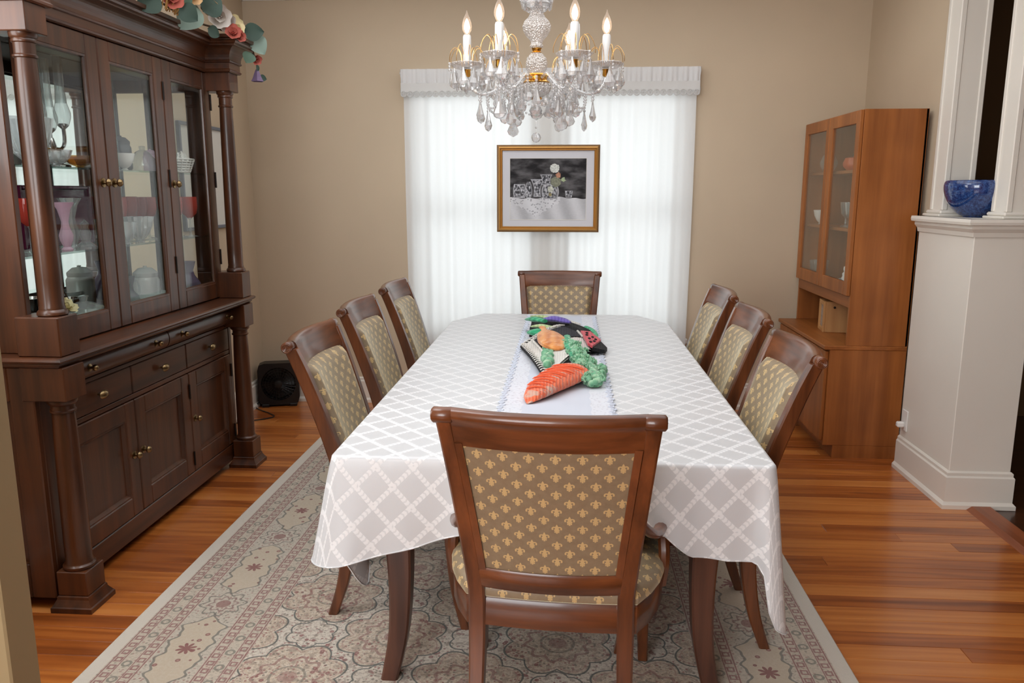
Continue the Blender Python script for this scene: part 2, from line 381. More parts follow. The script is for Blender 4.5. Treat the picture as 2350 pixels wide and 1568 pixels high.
# ---------------------------------------------------------------- mesh helpers
class MB:
    def __init__(s): s.v = []; s.f = []; s.sm = []; s.uv = []
    def add(s, vs, fs, T=None, smooth=False, uv=None):
        n = len(s.v)
        s.v += [tuple(T @ Vector(p)) for p in vs] if T is not None else [tuple(p) for p in vs]
        s.uv += list(uv) if uv else [(p[0], p[1]) for p in vs]
        s.f += [tuple(n+i for i in f) for f in fs]; s.sm += [smooth]*len(fs)
        return s
    def box(s, x0, x1, y0, y1, z0, z1, c=0.0, T=None):
        if c <= 0:
            vs = [(x, y, z) for x in (x0, x1) for y in (y0, y1) for z in (z0, z1)]
            return s.add(vs, [(0, 1, 3, 2), (4, 6, 7, 5), (0, 4, 5, 1), (2, 3, 7, 6), (0, 2, 6, 4), (1, 5, 7, 3)], T)
        cx, cy, cz = (x0+x1)/2, (y0+y1)/2, (z0+z1)/2; hx, hy, hz = abs(x1-x0)/2, abs(y1-y0)/2, abs(z1-z0)/2
        c = min(c, hx*0.9, hy*0.9, hz*0.9); vs = []; ix = {}
        for a in (-1, 1):
            for b in (-1, 1):
                for d in (-1, 1):
                    for k in range(3):
                        ix[(a, b, d, k)] = len(vs)
                        vs.append((cx+a*(hx-(c if k != 0 else 0)), cy+b*(hy-(c if k != 1 else 0)), cz+d*(hz-(c if k != 2 else 0))))
        fs = []
        for a in (-1, 1):
            fs.append([ix[(a, b, d, 0)] for b, d in ((-1, -1), (1, -1), (1, 1), (-1, 1))])
            fs.append([ix[(b, a, d, 1)] for b, d in ((-1, -1), (1, -1), (1, 1), (-1, 1))])
            fs.append([ix[(b, d, a, 2)] for b, d in ((-1, -1), (1, -1), (1, 1), (-1, 1))])
            for b in (-1, 1):
                fs.append([ix[(a, b, -1, 0)], ix[(a, b, -1, 1)], ix[(a, b, 1, 1)], ix[(a, b, 1, 0)]])
                fs.append([ix[(a, -1, b, 0)], ix[(a, -1, b, 2)], ix[(a, 1, b, 2)], ix[(a, 1, b, 0)]])
                fs.append([ix[(-1, a, b, 1)], ix[(-1, a, b, 2)], ix[(1, a, b, 2)], ix[(1, a, b, 1)]])
                for d in (-1, 1): fs.append([ix[(a, b, d, 0)], ix[(a, b, d, 1)], ix[(a, b, d, 2)]])
        return s.add(vs, fs, T)
    def lathe(s, prof, seg=16, T=None, smooth=True, flute=0.0, nfl=0):
        vs = []; fs = []; rows = []
        for r, z in prof:
            if r < 1e-6: rows.append([len(vs)]*seg); vs.append((0, 0, z))
            else:
                rows.append(list(range(len(vs), len(vs)+seg)))
                for i in range(seg):
                    a = 2*pi*i/seg; q = r*(1+flute*cos(nfl*a)) if nfl else r
                    vs.append((q*cos(a), q*sin(a), z))
        for a, b in zip(rows, rows[1:]):
            for i in range(seg):
                j = (i+1) % seg; f = [a[i], a[j], b[j], b[i]]
                g = []
                for k in f:
                    if k not in g: g.append(k)
                if len(g) > 2: fs.append(g)
        for row, rev in ((rows[0], True), (rows[-1], False)):
            if row[0] != row[1] and s.cap: fs.append(row[::-1] if rev else row)
        return s.add(vs, fs, T, smooth)
    cap = True
    def loft(s, secs, closed=True, caps=True, smooth=True, T=None, uv=None):
        n = len(secs[0]); vs = [p for q in secs for p in q]; fs = []
        for i in range(len(secs)-1):
            for j in range(n if closed else n-1):
                k = (j+1) % n; fs.append((i*n+j, i*n+k, (i+1)*n+k, (i+1)*n+j))
        if caps and closed: fs.append(tuple(range(n))[::-1]); fs.append(tuple((len(secs)-1)*n+j for j in range(n)))
        return s.add(vs, fs, T, smooth, uv)
    def tube(s, pts, r, seg=8, T=None, caps=True, flat=1.0):
        pts = [Vector(p) for p in pts]; rs = r if isinstance(r, (list, tuple)) else [r]*len(pts)
        t0 = (pts[1]-pts[0]).normalized(); up = Vector((0, 0, 1)) if abs(t0.z) < 0.9 else Vector((1, 0, 0))
        a = t0.cross(up).normalized(); secs = []
        for i, p in enumerate(pts):
            t = (pts[min(i+1, len(pts)-1)]-pts[max(i-1, 0)]).normalized()
            a = (a-t*a.dot(t)).normalized(); b = t.cross(a)
            secs.append([p+a*(rs[i]*cos(2*pi*k/seg))+b*(rs[i]*flat*sin(2*pi*k/seg)) for k in range(seg)])
        return s.loft(secs, True, caps, True, T)
    def grid(s, fn, nu, nv, smooth=True, uvf=None, T=None):
        vs = []; uv = []
        for i in range(nu+1):
            for j in range(nv+1):
                vs.append(fn(i/nu, j/nv)); uv.append(uvf(i/nu, j/nv) if uvf else (i/nu, j/nv))
        fs = [(i*(nv+1)+j, (i+1)*(nv+1)+j, (i+1)*(nv+1)+j+1, i*(nv+1)+j+1) for i in range(nu) for j in range(nv)]
        return s.add(vs, fs, T, smooth, uv)
    def prism(s, poly, z0, z1, T=None, smooth=False):
        n = len(poly)
        return s.add([(x, y, z0) for x, y in poly]+[(x, y, z1) for x, y in poly],
                     [tuple(range(n))[::-1], tuple(range(n, 2*n))]+[(i, (i+1) % n, n+(i+1) % n, n+i) for i in range(n)], T, smooth)
    def sphere(s, c, r, seg=12, rings=8, T=None, sc=(1, 1, 1)):
        pr = [(max(r*sin(pi*i/rings), 0 if i in (0, rings) else 1e-5), -r*cos(pi*i/rings)) for i in range(rings+1)]
        TT = Matrix.Translation(Vector(c)) @ Matrix.Diagonal((*sc, 1))
        return s.lathe(pr, seg, (T @ TT) if T is not None else TT)
    def mesh(s, name, sharp=0.7):
        me = bpy.data.meshes.new(name); me.from_pydata(s.v, [], s.f)
        ul = me.uv_layers.new(name='UVMap')
        li = [0]*len(me.loops); me.loops.foreach_get('vertex_index', li)
        ul.data.foreach_set('uv', [c for i in li for c in s.uv[i][:2]])
        me.polygons.foreach_set('use_smooth', s.sm)
        bm = bmesh.new(); bm.from_mesh(me); bmesh.ops.recalc_face_normals(bm, faces=bm.faces); bm.to_mesh(me); bm.free()
        if any(s.sm): me.set_sharp_from_angle(angle=sharp)
        me.update(); return me
BASE = {}
def tag(o, label=None, cat=None, group=None, kind=None):
    if label: o['label'] = label
    if cat: o['category'] = cat
    if group: o['group'] = group
    if kind: o['kind'] = kind
    return o
def obj(name, mb, mat, parent=None, world=True, loc=None, sharp=0.7):
    """one mesh object; with a parent, world-space vertices are moved into the parent's frame"""
    me = mb.mesh(name, sharp) if isinstance(mb, MB) else mb
    if isinstance(mb, MB): me.materials.append(M[mat] if isinstance(mat, str) else mat)
    o = bpy.data.objects.new(name, me); COL.objects.link(o)
    if parent is not None:
        o.parent = parent
        if world and parent.name in BASE:
            me.transform(BASE[parent.name].inverted())
        BASE[o.name] = BASE.get(parent.name, Matrix()) if world else Matrix()
    if loc is not None: o.location = loc
    return o
def thing(name, loc, label, cat, group=None, rz=0.0):
    o = bpy.data.objects.new(name, None); COL.objects.link(o)
    o.empty_display_size = 0.1; o.location = loc; o.rotation_euler = (0, 0, rz)
    BASE[o.name] = Matrix.Translation(Vector(loc)) @ Matrix.Rotation(rz, 4, 'Z')
    return tag(o, label, cat, group)
def struct(name, mb, mat, label=None):
    return tag(obj(name, mb, mat), label, None, None, 'structure')
def single(name, mb, mat, label, cat, group=None, sharp=0.7):
    """a thing that is one mesh: origin at the middle of its underside"""
    xs = [p[0] for p in mb.v]; ys = [p[1] for p in mb.v]; zs = [p[2] for p in mb.v]
    c = Vector(((min(xs)+max(xs))/2, (min(ys)+max(ys))/2, min(zs)))
    mb.v = [tuple(Vector(p)-c) for p in mb.v]
    o = obj(name, mb, mat, sharp=sharp); o.location = c
    return tag(o, label, cat, group)
def copy_tree(o, parent=None):
    c = o.copy(); COL.objects.link(c); c.parent = parent
    for ch in list(o.children): copy_tree(ch, c)
    return c
def T(x=0, y=0, z=0, rx=0, ry=0, rz=0, s=1.0):
    return Matrix.Translation((x, y, z)) @ Matrix.Rotation(rz, 4, 'Z') @ Matrix.Rotation(ry, 4, 'Y') @ Matrix.Rotation(rx, 4, 'X') @ Matrix.Scale(s, 4)
def crom(pts, n=6):
    """Catmull-Rom through tuples"""
    out = []; P = [pts[0]]+list(pts)+[pts[-1]]
    for i in range(1, len(P)-2):
        a, b, c, d = P[i-1:i+3]
        for k in range(n):
            t = k/n
            out.append(tuple(0.5*((2*b[j])+(-a[j]+c[j])*t+(2*a[j]-5*b[j]+4*c[j]-d[j])*t*t+(-a[j]+3*b[j]-3*c[j]+d[j])*t**3) for j in range(len(a))))
    out.append(tuple(pts[-1])); return out
def lerp(a, b, t): return a+(b-a)*t
def interp(x, tab):
    if x <= tab[0][0]: return tab[0][1]
    for (a, va), (b, vb) in zip(tab, tab[1:]):
        if x <= b: return lerp(va, vb, (x-a)/(b-a))
    return tab[-1][1]
# ================================================================ SETTING
XL, XR, YF, YB, ZC = -2.2, 1.92, 5.5, -2.5, 2.85
fl = struct('floor', MB().box(XL-0.1, 2.05, YB, YF+0.1, -0.06, -0.021), 'subfloor')
PW = 0.0835; rng = random.Random(3); pk = {}
row = 0; yy = YF+0.02
while yy > 0.9:
    x = XL-0.02-rng.random()*0.8
    while x < 1.99:
        ln = rng.choice([0.9, 1.3, 1.8, 2.3, 2.9]); x1 = min(x+ln, 2.0)
        a = max(x, XL-0.02)
        if x1-a > 0.05:
            key = round((x1-a)*20)/20
            if key not in pk:
                pk[key] = MB().box(-key/2+0.0006, key/2-0.0006, -PW/2+0.0006, PW/2-0.0006, -0.02, 0.0, 0.0012).mesh('plank'); pk[key].materials.append(M['plank'])
            o = obj('plank', pk[key], None, fl, world=False, loc=((a+a+key)/2, yy-PW/2, 0.0))
            x1 = a+key
        x = x1
        if x >= 1.96: break
    yy -= PW; row += 1
struct('floor_hall', MB().box(2.0, 4.6, YB, YF+0.1, -0.06, -0.002), 'plank_shade')
struct('floor_entry', MB().box(XL-0.1, 2.0, YB, yy, -0.021, -0.001), 'plank')
struct('trim_1', MB().add([(1.93, 1.2, 0), (1.955, 1.2, 0.018), (2.04, 1.2, 0.018), (2.06, 1.2, 0), (1.93, 3.80, 0), (1.955, 3.80, 0.018), (2.04, 3.80, 0.018), (2.06, 3.80, 0)],
       [(0, 1, 5, 4), (1, 2, 6, 5), (2, 3, 7, 6), (0, 3, 2, 1), (4, 5, 6, 7), (0, 4, 7, 3)]), 'oak', 'oak threshold strip on the floor beside the white pedestal')
# far wall with two window openings
W1, W2, WZ0, WZ1 = (-1.06, -0.22), (-0.06, 0.78), 0.50, 2.20
fw = MB()
fw.box(XL-0.1, W1[0], YF, YF+0.14, 0, ZC); fw.box(W1[0], W1[1], YF, YF+0.14, 0, WZ0); fw.box(W1[0], W1[1], YF, YF+0.14, WZ1, ZC)
fw.box(W1[1], W2[0], YF, YF+0.14, 0, ZC); fw.box(W2[0], W2[1], YF, YF+0.14, 0, WZ0); fw.box(W2[0], W2[1], YF, YF+0.14, WZ1, ZC)
fw.box(W2[1], 4.7, YF, YF+0.14, 0, ZC)
struct('wall_far', fw, 'wall')
struct('wall_left', MB().box(XL-0.12, XL, YB, YF, 0, ZC), 'wall')
struct('wall_right', MB().box(XR, XR+0.14, 4.34, YF, 0, ZC), 'wall')
struct('wall_back', MB().box(XL-0.1, 4.7, YB-0.12, YB, 0, ZC), 'wall')
struct('wall_hall', MB().box(4.0, 4.12, YB, YF, 0, ZC).box(2.9, 4.0, YF-0.05, YF, 0, ZC), 'wall_shade')
struct('wall_hall_end', MB().box(2.06, 2.9, YF-0.05, YF, 0, ZC), 'wall_shade')
struct('ceiling', MB().box(XL-0.1, 4.7, YB, YF+0.1, ZC, ZC+0.08), 'ceiling')
struct('wall_entry', MB().box(XL, -1.088, 1.347, 1.43, 0, 1.36, 0.004), 'khaki_shade')
for n, (a, b) in enumerate((W1, W2)):
    fr = MB()
    for z0, z1 in ((WZ0, WZ0+0.05), (WZ1-0.05, WZ1), (1.345, 1.405)): fr.box(a, b, YF+0.03, YF+0.07, z0, z1, 0.004)
    for x0, x1 in ((a, a+0.05), (b-0.05, b)): fr.box(x0, x1, YF+0.03, YF+0.07, WZ0, WZ1, 0.004)
    wo = struct('window_%d' % (n+1), fr, 'sash')
    for z0, z1 in ((WZ0+0.05, 1.345), (1.405, WZ1-0.05)):
        obj('pane', MB().box(a+0.05, b-0.05, YF+0.048, YF+0.054, z0, z1), 'pane', wo, world=False)
    obj('sill', MB().box(a-0.06, b+0.06, YF-0.035, YF+0.03, WZ0-0.035, WZ0, 0.006), 'sash', wo, world=False)
# baseboards and crown
def baseprof(h=0.185, t=0.02):
    return [(0, 0), (t+0.012, 0), (t+0.012, 0.02), (t, 0.034), (t, h-0.03), (t-0.006, h-0.022), (t-0.006, h-0.008), (t-0.014, h), (0, h)]
def skirt(mb, p0, p1, nrm, prof):
    p0, p1, nrm = Vector(p0), Vector(p1), Vector(nrm)
    mb.loft([[p0+nrm*a+Vector((0, 0, z)) for a, z in prof], [p1+nrm*a+Vector((0, 0, z)) for a, z in prof]], True, True, False)
bl = MB(); skirt(bl, (XL, 1.43, 0), (XL, YF, 0), (1, 0, 0), baseprof()); struct('baseboard_left', bl, 'trim')
bf = MB(); skirt(bf, (XL, YF, 0), (XR, YF, 0), (0, -1, 0), baseprof()); struct('baseboard_far', bf, 'trim')
br = MB(); skirt(br, (XR, 4.34, 0), (XR, YF, 0), (-1, 0, 0), baseprof()); struct('baseboard_right', br, 'trim')
cp = [(0, -0.095), (0.012, -0.095), (0.018, -0.075), (0.05, -0.03), (0.07, -0.02), (0.07, 0), (0, 0)]
cr = MB()
skirt(cr, (XL, YF, ZC), (XR, YF, ZC), (0, -1, 0), cp); skirt(cr, (XL, 1.43, ZC), (XL, YF, ZC), (1, 0, 0), cp)
struct('trim_2', cr, 'trim', 'white crown moulding where walls meet ceiling')
# pedestal half wall with two posts
ped = thing('pedestal', (1.98, 4.05, 0), 'white painted half-height pedestal wall with two square posts beside teak cabinet', 'pedestal')
PX0, PX1, PY0, PY1, PZ = 1.845, 2.13, 3.765, 4.345, 1.355
obj('body', MB().box(PX0, PX1, PY0, PY1, 0, PZ, 0.003), 'trim', ped)
def wrap(prof, x0, x1, y0, y1, z):
    """moulding wrapped round left, near and right faces"""
    m = MB(); secs = []
    for cx, cy, nx, ny in ((x0, y1, -1, 0), (x0, y0, -1, -1), (x1, y0, 1, -1), (x1, y1, 1, 0)):
        secs.append([(cx+nx*a, cy+ny*a, z+h) for a, h in prof])
    return m.loft(secs, True, True, False)
obj('base_moulding', wrap(baseprof(0.185, 0.016), PX0, PX1, PY0, PY1, 0), 'trim', ped)
capp = [(0, -0.055), (0.008, -0.055), (0.012, -0.035), (0.026, -0.018), (0.026, -0.004), (0.045, 0.0), (0.048, 0.012), (0.045, 0.026), (0, 0.026)]
obj('cap', wrap(capp, PX0, PX1, PY0, PY1, PZ).box(PX0-0.03, PX1+0.03, PY0-0.03, PY1, PZ, PZ+0.026, 0.004), 'trim', ped)
def post(x0, x1, y0, y1):
    z0 = PZ+0.026
    p = obj('post', MB().box(x0, x1, y0, y1, z0, ZC, 0.002), 'trim', ped)
    t = MB(); g = 0.022
    for (a, b, c, d) in ((x0-0.006, x0+g, y0-0.006, y0+g), (x1-g, x1+0.006, y0-0.006, y0+g), (x0-0.006, x0+g, y1-g, y1+0.006), (x1-g, x1+0.006, y1-g, y1+0.006)):
        t.box(a, b, c, d, z0+0.03, 2.66, 0.004)
    obj('corner_bead', t, 'trim', p)
    obj('foot_moulding', MB().box(x0-0.03, x1+0.03, y0-0.03, y1+0.03, z0, z0+0.012, 0.004).box(x0-0.018, x1+0.018, y0-0.018, y1+0.018, z0+0.012, z0+0.03, 0.006), 'trim', p)
    obj('head_moulding', MB().box(x0-0.02, x1+0.02, y0-0.02, y1+0.02, 2.66, 2.69, 0.006).box(x0-0.04, x1+0.04, y0-0.04, y1+0.04, 2.69, 2.75, 0.008), 'trim', p)
post(1.895, 2.032, 4.215, 4.345)
post(1.992, 2.16, 3.80, 3.925)
ou = thing('wall_outlet', (1.845, 4.29, 0.2), 'white wall outlet with plug low on pedestal beside teak cabinet', 'outlet')
obj('plate', MB().box(1.838, 1.845, 4.255, 4.325, 0.225, 0.34, 0.003), 'white_gloss', ou)
obj('plug', MB().box(1.80, 1.838, 4.275, 4.305, 0.245, 0.275, 0.006), 'white_gloss', ou)
# rug
RX, RY = 1.215, 1.66
M['rug'] = rugmat(RX, RY)
rg = MB(); c = 0.006
rg.box(-RX, RX, -RY, RY, 0.0, 0.011, c)
ro = obj('area_rug', rg, 'rug'); ro.location = (-0.295, 3.18, 0.001)
tag(ro, 'cream and rose floral bordered area rug under the dining table', 'rug')
# curtain
CX0, CX1 = -1.105, 0.825
def cfold(x): return 0.012*sin(x*21)+0.009*sin(x*47+1.3)+0.005*sin(x*93+0.4)
def cur(u, v):
    x = lerp(CX0, CX1, u); z = lerp(0.44+0.004*sin(x*9), 2.22, v)
    x += 0.006*sin(z*2+x*5)*(1-v)
    return (x, 5.437+cfold(x)*(0.55+0.45*(1-v)), z)
ct = thing('window_curtain', (-0.14, 5.437, 0.44), 'sheer white window curtain hanging in folds behind the framed picture', 'curtain')
obj('cloth', MB().grid(cur, 260, 10), 'curtain', ct)
hem = MB().tube([(x_, 5.437+cfold(x_), 0.437+0.004*sin(x_*9)) for x_ in [lerp(CX0, CX1, i/120) for i in range(121)]], 0.0035, 6)
obj('hem', hem, 'curtain', ct)
va = thing('valance', (-0.14, 5.40, 2.12), 'white gathered valance with crochet lace trim across top of window', 'valance')
obj('curtain_rod', MB().tube([(CX0-0.02, 5.425, 2.272), (CX1+0.02, 5.425, 2.272)], 0.009, 10).tube([(CX0-0.005, 5.425, 2.272), (CX0-0.005, 5.5, 2.272)], 0.007, 8).tube([(CX1+0.005, 5.425, 2.272), (CX1+0.005, 5.5, 2.272)], 0.007, 8), 'white_gloss', va)
def hd(u, v):
    x = lerp(CX0-0.012, CX1+0.015, u); z = lerp(2.205, 2.297, v)
    return (x, 5.404+0.004*sin(x*190)*(1-0.6*v)+0.003*sin(x*83)+(0.006 if v > 0.8 else 0), z)
he = MB().grid(hd, 420, 5)
for sx, xx in ((-1, CX0-0.012), (1, CX1+0.015)):
    he.grid(lambda u, v: (xx+sx*0.004*sin(v*9), lerp(5.404, 5.49, u), lerp(2.125, 2.297, v)), 4, 6)
obj('gathered_header', he, 'valance', va)
def lb(u, v):
    x = lerp(CX0-0.012, CX1+0.015, u); return (x, 5.402+0.002*sin(x*60), lerp(2.15, 2.208, v))
obj('lace_band', MB().grid(lb, 120, 2), 'lace', va)
md = MB()
for r, t in ((0.0185, 0.0035), (0.011, 0.002)):
    md.tube([(r*cos(a*pi/6), 0, r*sin(a*pi/6)) for a in range(13)], t, 5, caps=False)
for k in range(6):
    a = k*pi/3; md.tube([(0, 0, 0), (0.018*cos(a), 0, 0.018*sin(a))], 0.0022, 4)
md.sphere((0, 0, 0), 0.0045, 8, 5)
mm = md.mesh('lace_medallion'); mm.materials.append(M['lace'])
nmed = 46
for i in range(nmed):
    x = lerp(CX0+0.008, CX1-0.006, i/(nmed-1))
    obj('lace_medallion', mm, None, va, world=False, loc=(x+0.14, 5.401-5.40, 2.138-2.12))
# framed still life
FX0, FX1, FZ0, FZ1, FY = -0.477, 0.206, 1.235, 1.807, 5.40
pf = thing('framed_picture', ((FX0+FX1)/2, FY, FZ0), 'gold framed black and white still life hanging in front of the curtain', 'picture')
def frame(mb, x0, x1, z0, z1, prof, y):
    """prof: (inset, forward) around the rectangle"""
    secs = [[(x0+a, y-b, z0+a), (x1-a, y-b, z0+a), (x1-a, y-b, z1-a), (x0+a, y-b, z1-a)] for a, b in prof]
    mb.loft(secs, True, False, False); return mb
fm = frame(MB(), FX0, FX1, FZ0, FZ1, [(0.0, 0.0), (0.0, 0.016), (0.003, 0.020), (0.009, 0.021)], FY)
obj('outer_moulding', fm, 'frame_gold_dark', pf)
obj('frame', frame(MB(), FX0, FX1, FZ0, FZ1, [(0.009, 0.017), (0.012, 0.022), (0.020, 0.024), (0.024, 0.020), (0.028, 0.015), (0.033, 0.018), (0.037, 0.014), (0.037, 0.0)], FY), 'frame_gold', pf)
obj('mat_board', MB().box(FX0+0.03, FX1-0.03, FY-0.006, FY-0.001, FZ0+0.03, FZ1-0.03), 'mat_board', pf)
def printmat():
    m = start('still_life_print'); u, v, _ = coord('UV')
    xy = comb(u, v, 0.0); nb = noise(comb(u*2.0, v*3.4, 0.0), 2.2, 3.0); nf = noise(xy, 34.0, 3.0, 0.7); vc = vor(xy, 30.0)
    bg = mixc(sstep(nb, 0.35, 0.75), L(34, 32, 34), L(104, 102, 104))
    cl_edge = 0.36+fsin(u*9.0+2.5)*0.012+fsin(u*31.0)*0.008
    inc = lt(v, cl_edge)
    fold = fsin(u*22.0+v*6.0)*0.5+0.5
    cloth = mixc(fold*0.6+nf*0.4, L(168, 168, 172), L(222, 222, 226))
    lace_y = 0.03+fabs(u-0.34)*0.75+fabs(fsin(u*40.0))*0.03
    lace = gt(v, lace_y)*lt(u, 0.66)
    cloth = mixc(lace*lt(vc, 0.36)*0.75, mixc(lace*0.5, cloth, L(226, 226, 230)), L(150, 150, 156))
    c = mixc(inc, bg, cloth)
    def jar(cx, cy, hw, hh, c, b=0.0, pinch=0.0):
        t = (v-cy)/hh
        dx = fabs(u-cx)/(hw*(1.0-b*t*t)+pinch*t)
        ins = lt(dx, 1.0)*lt(fabs(t), 1.0)
        rim = fmax(gt(dx, 0.82), gt(fabs(t), 0.86))
        g = mixc(fmax(rim*0.55, sstep(noise(comb(u*44.0, v*26.0, cx), 1.0, 3.0), 0.40, 0.72)), L(64, 64, 68), L(206, 206, 212))
        return mixc(ins, c, g)
    c = jar(0.125, 0.47, 0.085, 0.115, c, 0.15); c = jar(0.245, 0.475, 0.045, 0.12, c, 0.35); c = jar(0.245, 0.60, 0.024, 0.02, c)
    c = jar(0.36, 0.52, 0.045, 0.145, c, -0.6, 0.02); c = jar(0.53, 0.46, 0.115, 0.12, c, 0.25); c = jar(0.475, 0.655, 0.055, 0.085, c, -0.3, 0.01)
    c = jar(0.775, 0.42, 0.045, 0.055, c, 0.0, 0.006)
    def blob(cx, cy, r, colr, c, sc=40.0):
        dd = fsq((u-cx)*(u-cx)*1.55+(v-cy)*(v-cy))+(noise(xy, sc, 2.0)-0.5)*0.05
        return mixc(lt(dd, r), c, mixc(vor(xy, sc), tuple(k*0.5 for k in colr), colr))
    c = blob(0.60, 0.62, 0.085, L(150, 152, 132), c); c = blob(0.585, 0.84, 0.075, L(236, 238, 232), c); c = blob(0.535, 0.50, 0.05, L(218, 220, 206), c)
    c = blob(0.635, 0.73, 0.042, L(206, 150, 122), c); c = blob(0.70, 0.655, 0.035, L(188, 204, 164), c); c = blob(0.53, 0.41, 0.03, L(160, 150, 110), c)
    finish(princ(c, 0.7, Specular_IOR_Level=0.2)); return m
M['print'] = printmat()
px0, px1, pz0, pz1 = FX0+0.088, FX1-0.088, FZ0+0.083, FZ1-0.088
obj('print', MB().add([(px0, FY-0.0075, pz0), (px1, FY-0.0075, pz0), (px1, FY-0.0075, pz1), (px0, FY-0.0075, pz1), (px0, FY-0.006, pz0), (px1, FY-0.006, pz0), (px1, FY-0.006, pz1), (px0, FY-0.006, pz1)],
    [(0, 1, 2, 3), (0, 4, 5, 1), (1, 5, 6, 2), (2, 6, 7, 3), (3, 7, 4, 0)], None, False, [(0, 0), (1, 0), (1, 1), (0, 1)]*2), 'print', pf)
obj('bevel_window', frame(MB(), px0-0.003, px1+0.003, pz0-0.003, pz1+0.003, [(0, 0.0062), (0.0, 0.0082), (0.003, 0.0076)], FY), 'paper', pf)
# small picture on the left wall beyond the china cabinet
lp = thing('wall_picture', (XL, 4.79, 1.275), 'white matted picture in thin grey frame on wall behind china cabinet', 'picture')
fr = MB()
for (y0, y1, z0, z1) in ((4.44, 4.46, 1.275, 1.893), (5.12, 5.14, 1.275, 1.893), (4.46, 5.12, 1.275, 1.295), (4.46, 5.12, 1.873, 1.893)): fr.box(XL, XL+0.022, y0, y1, z0, z1, 0.003)
obj('frame', fr, 'steel_frame', lp)
obj('mat_board', MB().box(XL, XL+0.010, 4.46, 5.12, 1.295, 1.873), 'paper', lp)
# ================================================================ DINING CHAIRS
PROF = [(0.095, 0.0), (0.135, 0.12), (0.160, 0.26), (0.166, 0.38), (0.152, 0.50), (0.118, 0.64), (0.075, 0.78), (0.034, 0.90), (0.004, 0.975)]
PC = crom([(z, y) for y, z in PROF], 5)
def yc(z): return interp(z, PC)
def hw(z): return interp(z, [(0, 0.197), (0.47, 0.192), (1.0, 0.243)])
def bow(x, z): h = hw(z); return -0.042*(1-min(1, (x/h)**2))*interp(z, [(0.45, 0.55), (1.0, 1.0)])
def make_chair(arms):
    FB = 0.0 if arms else 0.055          # side chairs have a shallower seat
    r = bpy.data.objects.new('dining_armchair' if arms else 'dining_chair', None); COL.objects.link(r)
    def P(n, mb, mat, par=None): return obj(n, mb, mat, par or r, world=False)
    for s in (-1, 1):
        m = MB(); secs = []
        for z, y in PC:
            x = s*hw(z); a = interp(z, [(0, 0.017), (0.35, 0.022), (0.6, 0.021), (1, 0.019)]); b = interp(z, [(0, 0.017), (0.4, 0.028), (0.7, 0.024), (1, 0.021)])
            c = 0.005
            secs.append([(x-a+c, y-b, z), (x+a-c, y-b, z), (x+a, y-b+c, z), (x+a, y+b-c, z), (x+a-c, y+b, z), (x-a+c, y+b, z), (x-a, y+b-c, z), (x-a, y-b+c, z)])
        st = P('back_leg', m.loft(secs, True, True, True), 'chair_z')
        sc = MB(); x0 = s*hw(1.0); cy, cz = -0.004, 0.981
        R = Matrix.Translation((x0, cy, cz)) @ Matrix.Rotation(pi/2, 4, 'Y')
        sc.lathe([(0.0, -0.024), (0.0165, -0.024), (0.019, -0.021), (0.019, 0.021), (0.0165, 0.024), (0.0, 0.024)], 20, R)
        for rr in (0.005, 0.0092, 0.0134):
            sc.tube([(x0+s*0.0245, cy+rr*cos(k*pi/8), cz+rr*sin(k*pi/8)) for k in range(17)], 0.0016, 5, caps=False)
        sc.sphere((x0+s*0.0245, cy, cz), 0.003, 8, 5)
        P('scroll', sc, 'chair_x', st)
        # front sabre leg
        q = crom([(0.585-FB, 0.40), (0.592-FB, 0.28), (0.605-FB, 0.14), (0.635-FB, 0.0)], 4); secs = []
        for y, z in q:
            a = interp(z, [(0, 0.015), (0.4, 0.024)]); x = s*interp(z, [(0, 0.262), (0.4, 0.246)])
            c = 0.004
            secs.append([(x-a+c, y-a, z), (x+a-c, y-a, z), (x+a, y-a+c, z), (x+a, y+a-c, z), (x+a-c, y+a, z), (x-a+c, y+a, z), (x-a, y+a-c, z), (x-a, y-a+c, z)])
        P('front_leg', MB().loft(secs), 'chair_z')
    n = 16
    def across(prof, zref, inset=0.016):
        secs = []
        for i in range(n+1):
            u = -1+2*i/n; sec = []
            for dy, z in prof:
                x = u*(hw(z)-inset); sec.append((x, yc(z)+bow(x, z)+dy, z))
            secs.append(sec)
        return secs
    # crest rail: concave tablet with a rolled top
    pr = [(0.022, 0.915), (0.020, 0.955), (0.021, 0.978)]
    for k in range(9):
        a = radians(10+k*27); pr.append((0.004+0.019*cos(a)-0.004, 0.982+0.018*sin(a)))
    pr += [(-0.013, 0.955), (-0.017, 0.905), (0.0, 0.900), (0.018, 0.902)]
    P('crest_rail', MB().loft(across(pr, 1.0)), 'chair_x')
    P('lower_rail', MB().loft(across([(0.018, 0.485), (0.022, 0.492), (0.022, 0.536), (0.016, 0.545), (-0.016, 0.545), (-0.022, 0.536), (-0.022, 0.492), (-0.018, 0.485)], 0.5)), 'chair_x')
    # inner frame strips beside the padding
    for s in (-1, 1):
        fs = MB(); secs = []
        for k in range(9):
            z = lerp(0.54, 0.912, k/8); x = s*(hw(z)-0.026); y = yc(z)+bow(x, z)
            secs.append([(x-0.009, y-0.019, z), (x+0.009, y-0.021, z), (x+0.009, y+0.010, z), (x-0.009, y+0.010, z)])
        fs.loft(secs)
        P('inner_frame', fs, 'chair_z')
    # padded back: domed front, flat rear face
    def bx(u, z): return (2*u-1)*(hw(z)-0.031)
    def front(u, v):
        z = lerp(0.540, 0.914, v); x = bx(u, z)
        e = min(1, (1-abs(2*u-1))*7)**0.5*min(1, min(v, 1-v)*12+0.0)**0.5
        return (x*1.045, yc(z)+bow(x, z)+0.008+0.040*e, z)
    def back(u, v):
        z = lerp(0.540, 0.908, v); x = bx(u, z); return (x, yc(z)+bow(x, z)-0.013, z)
